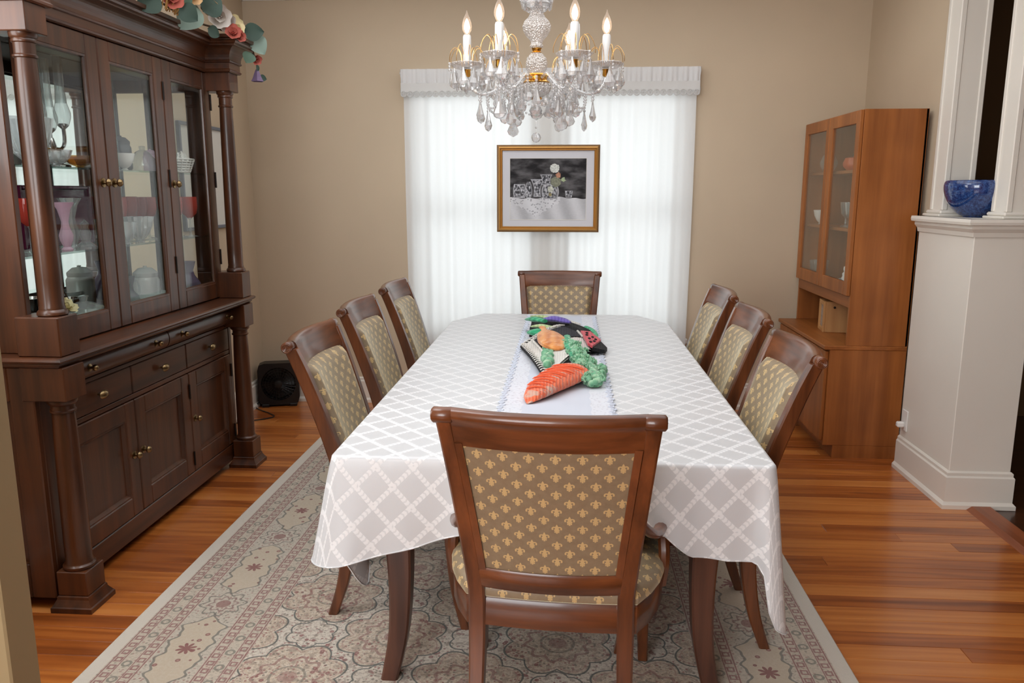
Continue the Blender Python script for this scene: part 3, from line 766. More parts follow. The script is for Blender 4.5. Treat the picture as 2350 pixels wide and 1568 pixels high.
    uvb = lambda u, v: (bx(u, lerp(0.54, 0.914, v))+0.011, lerp(0.54, 0.914, v)*1.04)
    pad = MB().grid(front, 26, 22, True, uvb)
    P('back_cushion', pad, 'fabric')
    P('back_cover', MB().grid(back, 20, 12, True, uvb), 'fabric')
    # seat rails and seat
    def sw(y): return interp(y, [(0.13, 0.222), (0.24, 0.285), (0.36, 0.312), (0.60, 0.300)] if arms else [(0.13, 0.205), (0.36, 0.252), (0.60, 0.275)])
    def ring(g, z):
        pts = []
        for k in range(8): y = lerp(0.150-g, 0.585-FB+g, k/7); pts.append((-(sw(y)-0.012+g), y, z))
        for k in range(1, 8): u = -1+2*k/8; pts.append((u*(sw(0.59)-0.012+g), 0.59-FB+g+0.022*(1-u*u), z))
        for k in range(8): y = lerp(0.585-FB+g, 0.150-g, k/7); pts.append((sw(y)-0.012+g, y, z))
        for k in range(1, 8): u = 1-2*k/8; pts.append((u*(sw(0.15)-0.012+g), 0.150-g-0.014*(1-u*u), z))
        return pts
    rail = MB().loft([ring(-0.02, 0.372), ring(-0.002, 0.370), ring(0.0, 0.374), ring(0.0, 0.446), ring(-0.004, 0.451), ring(-0.02, 0.451)], True, False)
    P('seat_rail', rail, 'chair_x')
    st = [ring(-0.006, 0.448), ring(0.0035, 0.456), ring(0.005, 0.470), ring(0.0, 0.486), ring(-0.014, 0.499), ring(-0.05, 0.509)]
    cen = (0, 0.37)
    for k, z in ((0.66, 0.514), (0.33, 0.518), (0.02, 0.519)):
        st.append([(cen[0]+(x-cen[0])*k, cen[1]+(y-cen[1])*k, z) for x, y, _ in ring(-0.05, 0)])
    seat = MB().loft(st, True, True)
    seat.uv = [(p[0]*1.0, p[1]+(p[2]-0.5)*(-1 if p[1] < 0.3 else 1)*(-0.9)) for p in seat.v]
    P('seat_cushion', seat, 'fabric')
    if arms:
        for s in (-1, 1):
            pts = crom([(s*0.212, 0.105, 0.70), (s*0.245, 0.17, 0.645), (s*0.272, 0.27, 0.598), (s*0.288, 0.36, 0.585), (s*0.290, 0.42, 0.592)], 5)
            secs = []
            for i, (x, y, z) in enumerate(pts):
                a = lerp(0.013, 0.021, i/len(pts)); b = 0.015
                secs.append([(x+a*cos(t*pi/5)*1.0, y, z+b*sin(t*pi/5)) for t in range(10)])
            ar = P('arm', MB().loft(secs), 'chair_z')
            vo = MB(); vo.lathe([(0, -0.024), (0.021, -0.024), (0.024, -0.02), (0.024, 0.02), (0.021, 0.024), (0, 0.024)], 16, Matrix.Translation((s*0.290, 0.432, 0.580)) @ Matrix.Rotation(pi/2, 4, 'Y'))
            for rr in (0.007, 0.014):
                for q in (-1, 1): vo.tube([(s*0.290+q*0.024, 0.432+rr*cos(k*pi/6), 0.580+rr*sin(k*pi/6)) for k in range(13)], 0.002, 5, caps=False)
            P('volute', vo, 'chair_x', ar)
            sp = crom([(s*0.288, 0.40, 0.585), (s*0.296, 0.36, 0.54), (s*0.298, 0.345, 0.48), (s*0.292, 0.36, 0.41)], 5)
            P('arm_support', MB().tube(sp, 0.0165, 8), 'chair_z')
    return r
arm0 = make_chair(True); sid0 = make_chair(False)
arm1 = copy_tree(arm0)
def place(o, x, y, rz, label, group):
    o.location = (x, y, 0.0125 if True else 0); o.rotation_euler = (0, 0, rz); tag(o, label, 'chair', group)
place(arm0, -0.040, 1.742, radians(-3.6), 'scroll-top armchair at near end of table, its patterned back to the camera', 'dining armchairs at table ends')
place(arm1, -0.048, 5.10, radians(180), 'wood armchair at far end of table in front of the white curtain', 'dining armchairs at table ends')
arm1.location.z = 0.001
rows = [(-0.915, 2.765, -90, 'near', 'left'), (-0.950, 3.525, -90.5, 'middle', 'left'), (-0.945, 4.275, -91, 'far', 'left'),
        (0.765, 2.655, 90, 'near', 'right'), (0.785, 3.375, 90, 'middle', 'right'), (0.797, 4.095, 90.5, 'far', 'right')]
labs = {('near', 'left'): 'scroll-top dining chair nearest the camera on the china cabinet side', ('middle', 'left'): 'middle dining chair of three on the china cabinet side',
        ('far', 'left'): 'dining chair nearest the curtain on the china cabinet side', ('near', 'right'): 'scroll-top dining chair nearest the camera on the teak cabinet side',
        ('middle', 'right'): 'middle dining chair of three on the teak cabinet side', ('far', 'right'): 'dining chair nearest the curtain on the teak cabinet side'}
for i, (x, y, a, p, sd) in enumerate(rows):
    o = sid0 if i == 0 else copy_tree(sid0)
    place(o, x, y, radians(a), labs[(p, sd)], 'dining chairs along the table sides')
# ================================================================ TABLE
TX0, TX1, TY0, TY1, TZ = -0.652, 0.570, 2.105, 4.78, 0.762
tb = thing('dining_table', (-0.041, 3.44, 0.0125), 'long dark wood dining table under a white cloth', 'table')
cor = 0.15
poly = [(TX0+0.02, TY0+0.02), (TX1-0.02, TY0+0.02), (TX1-0.02, TY1-0.30), (TX1-cor, TY1-0.02), (TX0+cor, TY1-0.02), (TX0+0.02, TY1-0.30)]
obj('tabletop', MB().prism(poly, TZ-0.032, TZ-0.001), 'table_wood', tb)
ap = MB()
for (x0, x1, y0, y1) in ((-0.50, 0.42, 2.20, 2.225), (-0.50, 0.42, 4.60, 4.625), (-0.545, -0.52, 2.25, 4.58), (0.44, 0.465, 2.25, 4.58)): ap.box(x0, x1, y0, y1, 0.645, TZ-0.032, 0.003)
obj('apron', ap, 'table_wood', tb)
for sx, X in ((-1, -0.515), (1, 0.435)):
    for sy, Y in ((-1, 2.225), (1, 4.58)):
        q = crom([(0.0, 0.0, 0.73), (0.012, 0.010, 0.52), (0.018, 0.014, 0.34), (0.010, 0.006, 0.15), (-0.018, -0.016, 0.0)], 5); secs = []
        for a, b, z in q:
            h = interp(z, [(0, 0.026), (0.3, 0.034), (0.5, 0.040), (0.73, 0.043)]); c = 0.006
            x, y = X-sx*(a-0.0), Y-sy*(b)
            secs.append([(x-h+c, y-h, z), (x+h-c, y-h, z), (x+h, y-h+c, z), (x+h, y+h-c, z), (x+h-c, y+h, z), (x-h+c, y+h, z), (x-h, y+h-c, z), (x-h, y-h+c, z)])
        m = MB().loft([[(p[0], p[1], p[2]+0.0125) for p in s_] for s_ in secs]); obj('leg', m, 'table_wood', tb)
# tablecloth: flat top sheet and a skirt that follows the outline
def outline():
    """(point, outward normal, drop, flare, tag) around the table"""
    pts = []
    def seg(a, b, n, nrm): 
        for k in range(n): t = k/n; pts.append((lerp(a[0], b[0], t), lerp(a[1], b[1], t), nrm))
    r = 0.016
    def arc(cx, cy, a0, a1, n, r=r):
        for k in range(n):
            a = radians(lerp(a0, a1, k/n)); pts.append((cx+r*cos(a), cy+r*sin(a), (cos(a), sin(a))))
    arc(TX0+r, TY0+r, 180, 270, 12)
    seg((TX0+r, TY0), (TX1-r, TY0), 90, (0, -1))
    arc(TX1-r, TY0+r, 270, 360, 16)
    seg((TX1, TY0+r), (TX1, TY1-0.30), 120, (1, 0))
    n1 = Vector((0.28, cor-0.0)).normalized()
    seg((TX1, TY1-0.30), (TX1-cor, TY1), 14, tuple(n1))
    seg((TX1-cor, TY1), (TX0+cor, TY1), 50, (0, 1))
    seg((TX0+cor, TY1), (TX0, TY1-0.30), 14, (-n1[0], n1[1]))
    seg((TX0, TY1-0.30), (TX0, TY0+r), 120, (-1, 0))
    return pts
OL = outline(); CZ = TZ+0.006
def skirt_at(i, t):
    x, y, (nx, ny) = OL[i % len(OL)]
    near = y < TY0+0.04
    drop, fl_, sideways = 0.235, 0.012, 0.0
    wav = 0.0; dirx, diry = nx, ny
    if near:
        s = (x-TX0)/(TX1-TX0)          # 0 left .. 1 right
        drop = interp(s, [(0.0, 0.318), (0.03, 0.312), (0.08, 0.298), (0.2, 0.262), (0.32, 0.205), (0.42, 0.185), (0.66, 0.182), (0.76, 0.190), (0.82, 0.262), (0.90, 0.285), (0.962, 0.292), (0.975, 0.31), (0.985, 0.40), (0.992, 0.47), (1.0, 0.50)])
        wav = 0.014*sin(s*19+0.6)*(0.4+0.6*abs(2*s-1))+0.006*sin(s*43)
        fl_ = interp(s, [(0, 0.035), (0.2, 0.02), (0.5, 0.03), (0.8, 0.035), (0.93, -0.02), (0.96, -0.025), (0.985, 0.02), (1, 0.03)])
        sideways = interp(s, [(0, -0.026), (0.15, -0.018), (0.3, 0.0), (0.78, 0.0), (0.9, 0.01), (1, 0.022)])
    elif x > TX1-0.01 and y < TY0+0.30:
        q = (y-TY0)/0.30
        drop = interp(q, [(0.1, 0.50), (0.22, 0.49), (0.34, 0.44), (0.5, 0.30), (1, 0.25)])
        fl_ = interp(q, [(0.1, 0.042), (0.3, 0.035), (0.5, 0.015), (1, 0.012)])
    elif x < TX0+0.01 and y < TY0+0.42:
        q = (y-TY0)/0.42
        drop = interp(q, [(0.04, 0.318), (0.12, 0.34), (0.22, 0.42), (0.30, 0.47), (0.38, 0.465), (0.50, 0.33), (1, 0.25)])
        fl_ = interp(q, [(0.04, 0.03), (0.14, -0.015), (0.3, -0.05), (0.4, -0.06), (0.6, -0.01), (1, 0.012)])
    else:
        ss = x*3+y*5; wav = 0.010*sin(ss*3.1)+0.006*sin(ss*7.7+1)
    k = t*t*(3-2*t) if t < 0.5 else 0.5+(t-0.5)
    ro = 0.011
    if t < 0.06:                       # rolled edge
        a = t/0.06*pi/2; off, dz = ro*sin(a), ro*(1-cos(a))
    else:
        tt = (t-0.06)/0.94; off = ro+(fl_+wav*tt)*tt**0.8; dz = ro+(drop-ro)*tt
    tt = max(0, (t-0.06)/0.94)
    px, py = x+dirx*off+(sideways*tt if near else 0), y+diry*off
    u, v = x+nx*(drop*t), y+ny*(drop*t)
    return (px, py, CZ-dz), (u, v)
NR = 16; n = len(OL)
tc = MB(); vs = []; uv = []; fs = []
for i in range(n):
    for j in range(NR+1):
        p, q = skirt_at(i, (0, 0.02, 0.04, 0.06)[j] if j < 4 else 0.06+0.94*(j-3)/(NR-3)); vs.append(p); uv.append(q)
for i in range(n):
    k = (i+1) % n
    for j in range(NR): fs.append((i*(NR+1)+j, k*(NR+1)+j, k*(NR+1)+j+1, i*(NR+1)+j+1))
tc.add(vs, fs, None, True, uv)
tc.add([(x, y, CZ) for x, y, _ in OL], [tuple(range(n))], None, True, [(x, y) for x, y, _ in OL])
clo = obj('tablecloth', tc, 'cloth', sharp=3.0); tag(clo, 'white diamond-lattice damask tablecloth draped over the dining table', 'tablecloth')
hm = MB(); hp = [skirt_at(i, 1.0)[0] for i in range(n+1)]
obj('hem', MB().tube(hp, 0.0022, 5), 'cloth', clo, world=False)
# runner
rn = MB(); RY0, RY1, RXC, RHW = 2.30, 4.70, -0.03, 0.185
def rf(u, v):
    y = lerp(RY0, RY1, v); e = RHW+0.010*abs(sin(y*34))
    x = RXC+(2*u-1)*e
    return (x, y, CZ+0.0022+0.0015*sin(y*17+x*9)**2)
rn.grid(rf, 24, 240, True, lambda u, v: ((2*u-1)*RHW, lerp(RY0, RY1, v)))
def edge_rf(u): return [rf(u, v/240) for v in range(241)]
rno = single('table_runner', rn, 'runner', 'pale white lace-edged runner lying along the table centre', 'table runner')
lm = MB()
for k in range(10): 
    a = k*2*pi/10; lm.tube([(0.004*cos(a), 0.004*sin(a), 0), (0.0105*cos(a), 0.0105*sin(a), 0.0012)], 0.0019, 4)
lm.tube([(0.0112*cos(k*pi/6), 0.0112*sin(k*pi/6), 0) for k in range(13)], 0.0016, 4, caps=False); lm.sphere((0, 0, 0), 0.003, 6, 4)
lmm = lm.mesh('lace_flower'); lmm.materials.append(M['runner'])
for s in (-1, 1):
    for k in range(70):
        y = lerp(RY0+0.02, RY1-0.02, k/69)
        o = obj('lace_flower', lmm, None, rno, world=False)
        o.location = Vector((RXC+s*(RHW+0.004+0.006*(k % 2)), y, CZ+0.0045))-rno.location
# ================================================================ KNITTED VEGETABLE POT HOLDERS
def knit(name, cols, sc=60.0, ax='x', spk=None, amt=0.5, sheen=0.3):
    m = start(name); x, y, z = coord()
    n1 = noise(comb(x, y, z), 26.0, 3.0, 0.6); n2 = noise(comb(x*1.0, y*1.0, z), 210.0, 1.0)
    a = {'x': x, 'y': y, 'z': z}[ax]
    st = fsin(a*sc*6.28+n1*6.0)*0.5+0.5
    c = ramp(fmin(fmax(n1*0.9+st*0.35-0.1, 0), 1), cols)
    if spk: c = mixc(sstep(noise(comb(x*1.0, y*3.0, z), 17.0, 3.0, 0.7), 0.52, 0.62)*amt, c, spk)
    finish(princ(c, 0.85, 0.0, bump(st*0.7+n2*0.5, 0.8, 0.003), Sheen_Weight=sheen)); return m
M['carrot'] = knit('carrot_yarn', [(0.0, L(176, 62, 34)), (0.45, L(232, 104, 64)), (1.0, L(248, 140, 96))], 85, 'x', L(196, 176, 160), 0.75)
M['carrot_rib'] = plain('carrot_yarn_rib', L(226, 98, 60), 0.9)
M['green'] = knit('green_yarn', [(0.0, L(40, 120, 84)), (0.5, L(120, 178, 140)), (1.0, L(190, 220, 186))], 50, 'y')
M['green_dark'] = knit('dark_green_yarn', [(0.0, L(10, 104, 72)), (0.5, L(38, 160, 112)), (1.0, L(110, 200, 150))], 40, 'y')
M['onion'] = knit('onion_yarn', [(0.0, L(168, 86, 36)), (0.5, L(216, 136, 66)), (1.0, L(232, 172, 104))], 22, 'x', L(244, 232, 210), 0.2)
M['black_knit'] = knit('black_yarn', [(0.0, L(4, 4, 5)), (1.0, L(18, 17, 20))], 80, 'x', sheen=0.0)
M['navy_knit'] = knit('navy_yarn', [(0.0, L(20, 21, 28)), (1.0, L(44, 46, 56))], 80, 'x', sheen=0.0)
M['cream_knit'] = knit('cream_yarn', [(0.0, L(206, 202, 194)), (1.0, L(236, 232, 226))], 90, 'x')
M['red_knit'] = knit('red_yarn', [(0.0, L(150, 16, 38)), (0.5, L(206, 36, 60)), (1.0, L(228, 70, 88))], 60, 'x')
M['purple'] = knit('purple_yarn', [(0.0, L(70, 54, 140)), (1.0, L(128, 112, 196))], 60, 'x')
M['lime'] = knit('lime_yarn', [(0.0, L(130, 160, 90)), (1.0, L(208, 222, 170))], 50, 'x')
M['pink_edge'] = plain('pink_yarn', L(214, 180, 190), 0.9)
TOPZ = CZ+0.005
def frame2(p, a, z=TOPZ): return Matrix.Translation((p[0], p[1], z)) @ Matrix.Rotation(a, 4, 'Z')
# carrot: tip towards the camera
tip, head = Vector((-0.128, 2.685)), Vector((0.028, 3.05))
ca = math.atan2(head.y-tip.y, head.x-tip.x); cl = (head-tip).length
F = frame2(tip, ca)
car = thing('carrot_pot_holder', tuple(F.translation), 'knitted orange carrot pot holder, its tip pointing at the near armchair', 'pot holder')
pr = [(0.0, 0.010), (0.02, 0.030), (0.08, 0.048), (0.2, 0.066), (0.30, 0.078), (0.35, 0.082), (cl-0.015, 0.078), (cl, 0.055)]
secs = []; NS = 40
for i in range(NS+1):
    t = i/NS*cl; w_ = interp(t, pr); h = 0.030*min(1, w_/0.06)+0.004
    rip = 1+0.03*sin(t*170)
    secs.append([(t+0.02*sin(k*2*pi/20)*0.5, w_*rip*cos(k*2*pi/20), h*(1+0.0)+h*rip*sin(k*2*pi/20)*0.98) for k in range(20)])
obj('root', MB().loft(secs, T=F), 'carrot', car)
rb = MB()
for i in range(1, 15):
    t = 0.03+i*(cl-0.05)/15; w_ = interp(t, pr); h = 0.030*min(1, w_/0.06)+0.004
    pts = [(t+0.03*(k/8-0.5)*(1 if i % 2 else 0.6), w_*1.02*cos(pi*(0.22+0.55*k/8+0.04*sin(i*2.1))), h+h*1.02*sin(pi*(0.22+0.55*k/8))) for k in range(9)]
    rb.tube(pts, [0.001]+[0.0032]*7+[0.001], 6, T=F)
obj('ribbing', rb, 'carrot_rib', car)
# frilly green top at the carrot's head
gt_ = thing('green_leaf_pot_holder', (0.10, 3.1, TOPZ), 'frilly mint-green knitted leaf top lying beside the carrot', 'pot holder')
g = MB(); rr = random.Random(5)
spine = crom([(0.005, 3.50, 0.062), (0.035, 3.36, 0.060), (0.068, 3.20, 0.045), (0.092, 3.04, 0.028), (0.108, 2.94, 0.018)], 6)
secs = []
for i, (x, y, z) in enumerate(spine):
    w_ = interp(i/len(spine), [(0, 0.02), (0.25, 0.038), (0.6, 0.045), (0.9, 0.036), (1, 0.02)])
    secs.append([(x+w_*cos(k*pi/7)*(1+0.1*sin(i*2.3+k)), y+0.02*sin(k*pi/7), TOPZ+max(0.002, z*0.9+0.03*sin(k*pi/7)*(1+0.25*sin(i*1.7+k*2)))) for k in range(14)])
g.loft(secs); obj('leaf_body', g, 'green', gt_)
fr = MB()
for i in range(46):
    k = rr.randrange(3, len(spine)); x, y, z = spine[k]
    a = rr.uniform(-1, 1); bx_ = x+a*0.042; by = y+rr.uniform(-0.03, 0.03); bz = TOPZ+z*0.9+0.026*cos(a*1.3)
    r1 = rr.uniform(0.008, 0.013); ph = rr.uniform(0, 6)
    pts = [(bx_+r1*(0.4+0.6*q/14)*cos(q*0.75+ph), by+r1*(0.4+0.6*q/14)*1.2*sin(q*0.75+ph), bz+0.006+0.008*sin(q*1.7)) for q in range(15)]
    fr.tube(pts, 0.0038, 5)
obj('frill', fr, 'green', gt_)['kind'] = 'stuff'
for cx, cy, w_ in ((0.128, 3.05, 0.026), (0.108, 2.94, 0.028), (0.14, 3.14, 0.022), (0.088, 3.30, 0.024)):
    fr = MB()
    for k in range(9):
        a = k*0.7; fr.sphere((cx+w_*0.75*cos(a), cy+w_*0.8*sin(a), TOPZ+0.018+0.007*(k % 3)), 0.014, 8, 5)
    obj('curled_tip', fr, 'green', gt_)
obj('leaf_stem', MB().tube(crom([(0.004, 3.56, TOPZ+0.078), (0.0, 3.44, TOPZ+0.075), (0.02, 3.30, TOPZ+0.060), (0.045, 3.16, TOPZ+0.038)], 5), [0.017]*8+[0.012]*8, 8, flat=0.7), 'green_dark', gt_)
# onion square
def slab(mb, pts, z0f, th, nn=1):
    n_ = len(pts); mb.add([(x, y, z0f(x, y)) for x, y in pts]+[(x, y, z0f(x, y)+th) for x, y in pts], [tuple(range(n_))[::-1], tuple(range(n_, 2*n_))]+[(i, (i+1) % n_, n_+(i+1) % n_, n_+i) for i in range(n_)]); return mb
on = thing('onion_pot_holder', (-0.05, 3.6, TOPZ), 'cream and black knitted square pot holder with an orange onion', 'pot holder')
A, B, C, D = Vector((-0.205, 3.66)), Vector((0.03, 4.16)), Vector((0.115, 3.55)), Vector((-0.075, 3.02))
def quad(s, t): return (A*(1-s)+B*s)*(1-t)+(D*(1-s)+C*s)*t
def oz(s, t): return TOPZ+0.012+0.055*max(0, sin(pi*min(1, max(0, s*0.9+0.05))))*(0.5+0.5*s)+0.012*sin(t*3)
def patch(mb, s0, s1, t0, t1, lift, th=0.01, nn=8):
    mb.grid(lambda u, v: (*quad(lerp(s0, s1, u), lerp(t0, t1, v)), oz(lerp(s0, s1, u), lerp(t0, t1, v))+lift), nn, nn)
    mb.grid(lambda u, v: (*quad(lerp(s0, s1, u), lerp(t0, t1, v)), oz(lerp(s0, s1, u), lerp(t0, t1, v))+lift-th), nn, nn); return mb
obj('knit_square', patch(MB(), 0, 1, 0, 1, 0.0, 0.012, 14), 'cream_knit', on)
obj('dark_diamond', patch(MB(), 0.16, 0.95, 0.10, 0.62, 0.004, 0.004, 12), 'navy_knit', on)
pb = MB()
for s0, t0, s1, t1 in ((0.14, 0.08, 0.97, 0.08), (0.14, 0.08, 0.14, 0.64), (0.97, 0.08, 0.97, 0.64)):
    pts = []
    for k in range(41):
        s, t = lerp(s0, s1, k/40), lerp(t0, t1, k/40); q = quad(s, t); pts.append((q.x+0.003*sin(k*1.9), q.y+0.003*cos(k*1.9), oz(s, t)+0.009))
    pb.tube(pts, 0.0042, 6)
obj('piping', pb, 'cream_knit', on)
eb = MB(); ec = MB()
for (s0, t0, s1, t1) in ((0, 0, 0, 1), (0, 0, 1, 0), (1, 0, 1, 1)):
    L_ = [(lerp(s0, s1, k/60), lerp(t0, t1, k/60)) for k in range(61)]
    eb.tube([(*quad(s, t), oz(s, t)-0.006) for s, t in L_], 0.0115, 8)
    for k in range(1, 60, 3):
        q = quad(*L_[k]); z = oz(*L_[k]); ec.tube([(q.x-0.009, q.y-0.005, z+0.004), (q.x-0.002, q.y, z+0.0075), (q.x+0.013, q.y+0.008, z+0.0055)], 0.0032, 5)
obj('black_edging', eb, 'black_knit', on); obj('blanket_stitch', ec, 'cream_knit', on)
oc = Vector((-0.005, 3.56)); ob = MB()
op = [(0.0, 0.0), (0.024, 0.012), (0.054, 0.05), (0.064, 0.10), (0.059, 0.15), (0.042, 0.20), (0.020, 0.235), (0.013, 0.26), (0.016, 0.29), (0.0, 0.295)]
OT = Matrix.Translation((0.03, 3.46, TOPZ+0.062)) @ Matrix.Rotation(radians(12), 4, 'Z') @ Matrix.Rotation(radians(-90), 4, 'X') @ Matrix.Rotation(radians(4), 4, 'X')
ob.lathe([(r_, z_*1.42) for r_, z_ in crom(op, 4)], 24, Matrix.Translation((-0.06, -0.12, 0)) @ OT @ Matrix.Diagonal((1, 0.42, 1, 1)), True, 0.04, 9)
obj('onion', ob, 'onion', on)
of = MB()
for k in range(9):
    of.sphere((-0.075+0.012*sin(k*2.2), 3.14+k*0.035, TOPZ+0.042+0.004*(k % 3)), 0.020, 8, 5)
obj('leaf_fringe', of, 'green', on)
# black pot holder behind, with green and purple eggplant, watermelon slice
bk = thing('black_pot_holder', (0.0, 4.15, TOPZ), 'folded black knitted pot holder with white looped edge at back of pile', 'pot holder')
def bkf(u, v):
    x = lerp(-0.19, 0.145, u); y = lerp(3.72+0.26*(1-u), 4.36-0.33*u*u, v)
    return (x, y, TOPZ+0.012+0.045*sin(pi*min(1, 0.12+0.8*u))*sin(pi*(0.15+0.7*v))+0.006*sin(x*40+y*30))
bm_ = MB().grid(bkf, 16, 16).grid(lambda u, v: (bkf(u, v)[0], bkf(u, v)[1], TOPZ+0.001), 16, 16)
obj('knit_square', bm_, 'black_knit', bk)
lo = MB()
for k in range(52):
    u = k/51; p = bkf(u, 1.0) if k < 40 else bkf(1.0, 1-(k-40)/12)
    a = k*0.5; lo.tube([(p[0]+0.009*cos(q*pi/4), p[1]+0.011*sin(q*pi/4), p[2]+0.003+0.003*sin(q)) for q in range(9)], 0.0028, 5, caps=False)
obj('looped_edge', lo, 'cream_knit', bk)
eg = thing('eggplant_pot_holder', (-0.13, 4.05, TOPZ), 'knitted pot holder with striped green leaves and purple tip beside the black square', 'pot holder')
for nm, mt, pts, rs in (('leaf', 'green_dark', [(-0.215, 4.18, 0.072), (-0.17, 4.10, 0.090), (-0.11, 4.03, 0.092)], [0.010, 0.028, 0.020]), ('leaf', 'lime', [(-0.19, 4.20, 0.090), (-0.13, 4.12, 0.104), (-0.075, 4.05, 0.102)], [0.006, 0.018, 0.016]),
                        ('leaf', 'green_dark', [(-0.185, 3.94, 0.038), (-0.15, 3.91, 0.046), (-0.10, 3.90, 0.048)], [0.020, 0.038, 0.026]), ('leaf', 'lime', [(-0.18, 4.02, 0.058), (-0.13, 3.98, 0.070), (-0.06, 3.93, 0.064)], [0.008, 0.022, 0.022]),
                        ('fruit', 'purple', [(-0.13, 4.08, 0.088), (-0.07, 4.05, 0.105), (-0.01, 4.02, 0.098), (0.02, 4.0, 0.09)], [0.016, 0.030, 0.026, 0.010])):
    q = crom(pts, 5); rq = [interp(i/(len(q)-1), [(j/(len(rs)-1), rs[j]) for j in range(len(rs))]) for i in range(len(q))]
    obj(nm, MB().tube([(x, y, TOPZ+z*0.8) for x, y, z in q], rq, 10, flat=0.5), mt, eg)
wm = thing('watermelon_pot_holder', (0.12, 3.68, TOPZ), 'red knitted watermelon slice pot holder with black seeds beside the onion square', 'pot holder')
def wz(x, y): return TOPZ+0.045-0.04*max(0, (x-0.08)/0.09)*0.6
P0 = [(0.070, 3.86), (0.120, 3.90), (0.165, 3.74), (0.118, 3.52), (0.098, 3.56)]
obj('slice', slab(MB(), P0, wz, 0.012), 'red_knit', wm)
obj('rind', slab(MB(), [(0.165, 3.74), (0.190, 3.62), (0.175, 3.54), (0.118, 3.52)], lambda x, y: wz(x, y)-0.012, 0.016), 'black_knit', wm)
for x, y in ((0.098, 3.76), (0.108, 3.68), (0.125, 3.74), (0.138, 3.70), (0.112, 3.60), (0.10, 3.82), (0.13, 3.64)): obj('seed', MB().sphere((x, y, wz(x, y)+0.013), 0.0075, 8, 5, None, (1, 2.2, 0.6)), 'black_knit', wm)
obj('leaf_strip', MB().tube(crom([(0.10, 4.02, TOPZ+0.048), (0.128, 3.95, TOPZ+0.046), (0.146, 3.87, TOPZ+0.036), (0.140, 3.80, TOPZ+0.034)], 5), 0.012, 8, flat=0.5), 'green_dark', wm)
# ================================================================ CHINA CABINET
hu = thing('china_cabinet', (-1.95, 3.36, 0), 'dark mahogany china cabinet with turned columns, glass doors and mirrored back', 'china cabinet')
HB = -2.185
CY = (2.59, 4.13); CXX = -1.77
DY = [2.665, 3.152, 3.640, 4.127]
def H(n, mb, mat, par=None): return obj(n, mb, mat, par or hu)
lo = MB().box(HB, -1.87, 2.56, 4.16, 0.045, 0.905).box(-1.87, -1.835, 2.56, 2.665, 0.04, 0.905, 0.003).box(-1.87, -1.835, 4.127, 4.16, 0.04, 0.905, 0.003)
H('lower_body', lo, 'hutch_z')
H('bottom_rail', MB().box(-1.87, -1.834, 2.56, 4.16, 0.036, 0.128, 0.004), 'hutch_y')
H('drawer_divider', MB().box(-1.87, -1.838, 2.60, 4.13, 0.632, 0.652, 0.002).box(-1.87, -1.832, 2.60, 4.13, 0.778, 0.795, 0.002), 'hutch_y')
# near side panel with frame
sp = MB()
for (x0, x1, z0, z1) in ((-1.925, -1.835, 0.045, 0.905), (HB, -2.10, 0.045, 0.905), (-2.10, -1.925, 0.78, 0.905), (-2.10, -1.925, 0.045, 0.175)): sp.box(x0, x1, 2.535, 2.562, z0, z1, 0.004)
H('side_panel', sp, 'hutch_z')
def knob(x, y, z, par, r=0.015, oval=False):
    R = Matrix.Translation((x, y, z)) @ Matrix.Rotation(pi/2, 4, 'Y')
    m = MB()
    if oval:
        R = R @ Matrix.Diagonal((0.62, 1.0, 1, 1))
        m.lathe([(0.0, 0.0), (0.008, 0.0), (0.007, 0.016), (0.026, 0.020), (0.029, 0.024), (0.022, 0.031), (0.010, 0.034), (0.0, 0.0345)], 18, R)
    else:
        m.lathe([(0.0, 0.0), (r*1.15, 0.0), (r*1.15, 0.003), (r*0.45, 0.006), (r*0.4, 0.014), (r*0.9, 0.018), (r, 0.024), (r*0.72, 0.031), (r*0.3, 0.034), (0, 0.0345)], 14, R)
    obj('pull' if oval else 'knob', m, 'brass_old', par)
# rounded upper drawers
for a, b in ((2.672, 3.388), (3.396, 4.120)):
    secs = []
    for y in (a, b):
        s_ = [(-1.86, y, 0.800)]
        for k in range(13):
            t = -pi/2+pi*k/12; s_.append((-1.826+0.044*cos(t)**0.8 if cos(t) > 1e-6 else -1.826, y, 0.850+0.046*sin(t)))
        s_.append((-1.86, y, 0.900)); secs.append(s_)
    d = H('drawer', MB().loft(secs), 'hutch_y')
    for f in (0.16, 0.84): knob(-1.784, lerp(a, b, f), 0.850, d, 0.013)
for i in range(3):
    a, b = DY[i]+0.003, DY[i+1]-0.003
    d = H('drawer', MB().box(-1.87, -1.836, a, b, 0.655, 0.775, 0.004), 'hutch_y')
    knob(-1.836, (a+b)/2, 0.715, d, oval=True)
    z0, z1 = 0.132, 0.629; m = MB()
    for (y0, y1, w0, w1) in ((a, a+0.075, z0, z1), (b-0.075, b, z0, z1), (a+0.075, b-0.075, z0, z0+0.085), (a+0.075, b-0.075, z1-0.075, z1)): m.box(-1.862, -1.832, y0, y1, w0, w1, 0.004)
    d = H('door', m, 'hutch_z')
    ip = MB(); ip.box(-1.856, -1.848, a+0.07, b-0.07, z0+0.08, z1-0.07)
    y0, y1, w0, w1 = a+0.075, b-0.075, z0+0.085, z1-0.075
    ip.loft([[(-1.836+dx, y0+g, w0+g), (-1.836+dx, y1-g, w0+g), (-1.836+dx, y1-g, w1-g), (-1.836+dx, y0+g, w1-g)] for g, dx in ((0, 0), (0.006, 0.001), (0.010, -0.004), (0.016, -0.012))], True, False, False)
    obj('inset_panel', ip, 'hutch_z', d)
    ky = {0: b-0.035, 1: a+0.035, 2: a+0.035}[i]; knob(-1.832, ky, 0.395, d)
    hy = {0: a+0.002, 1: b-0.002, 2: b-0.002}[i]
    for hz in (0.20, 0.54): obj('hinge', MB().tube([(-1.829, hy, hz-0.035), (-1.829, hy, hz+0.035)], 0.005, 6), 'hinge', d)
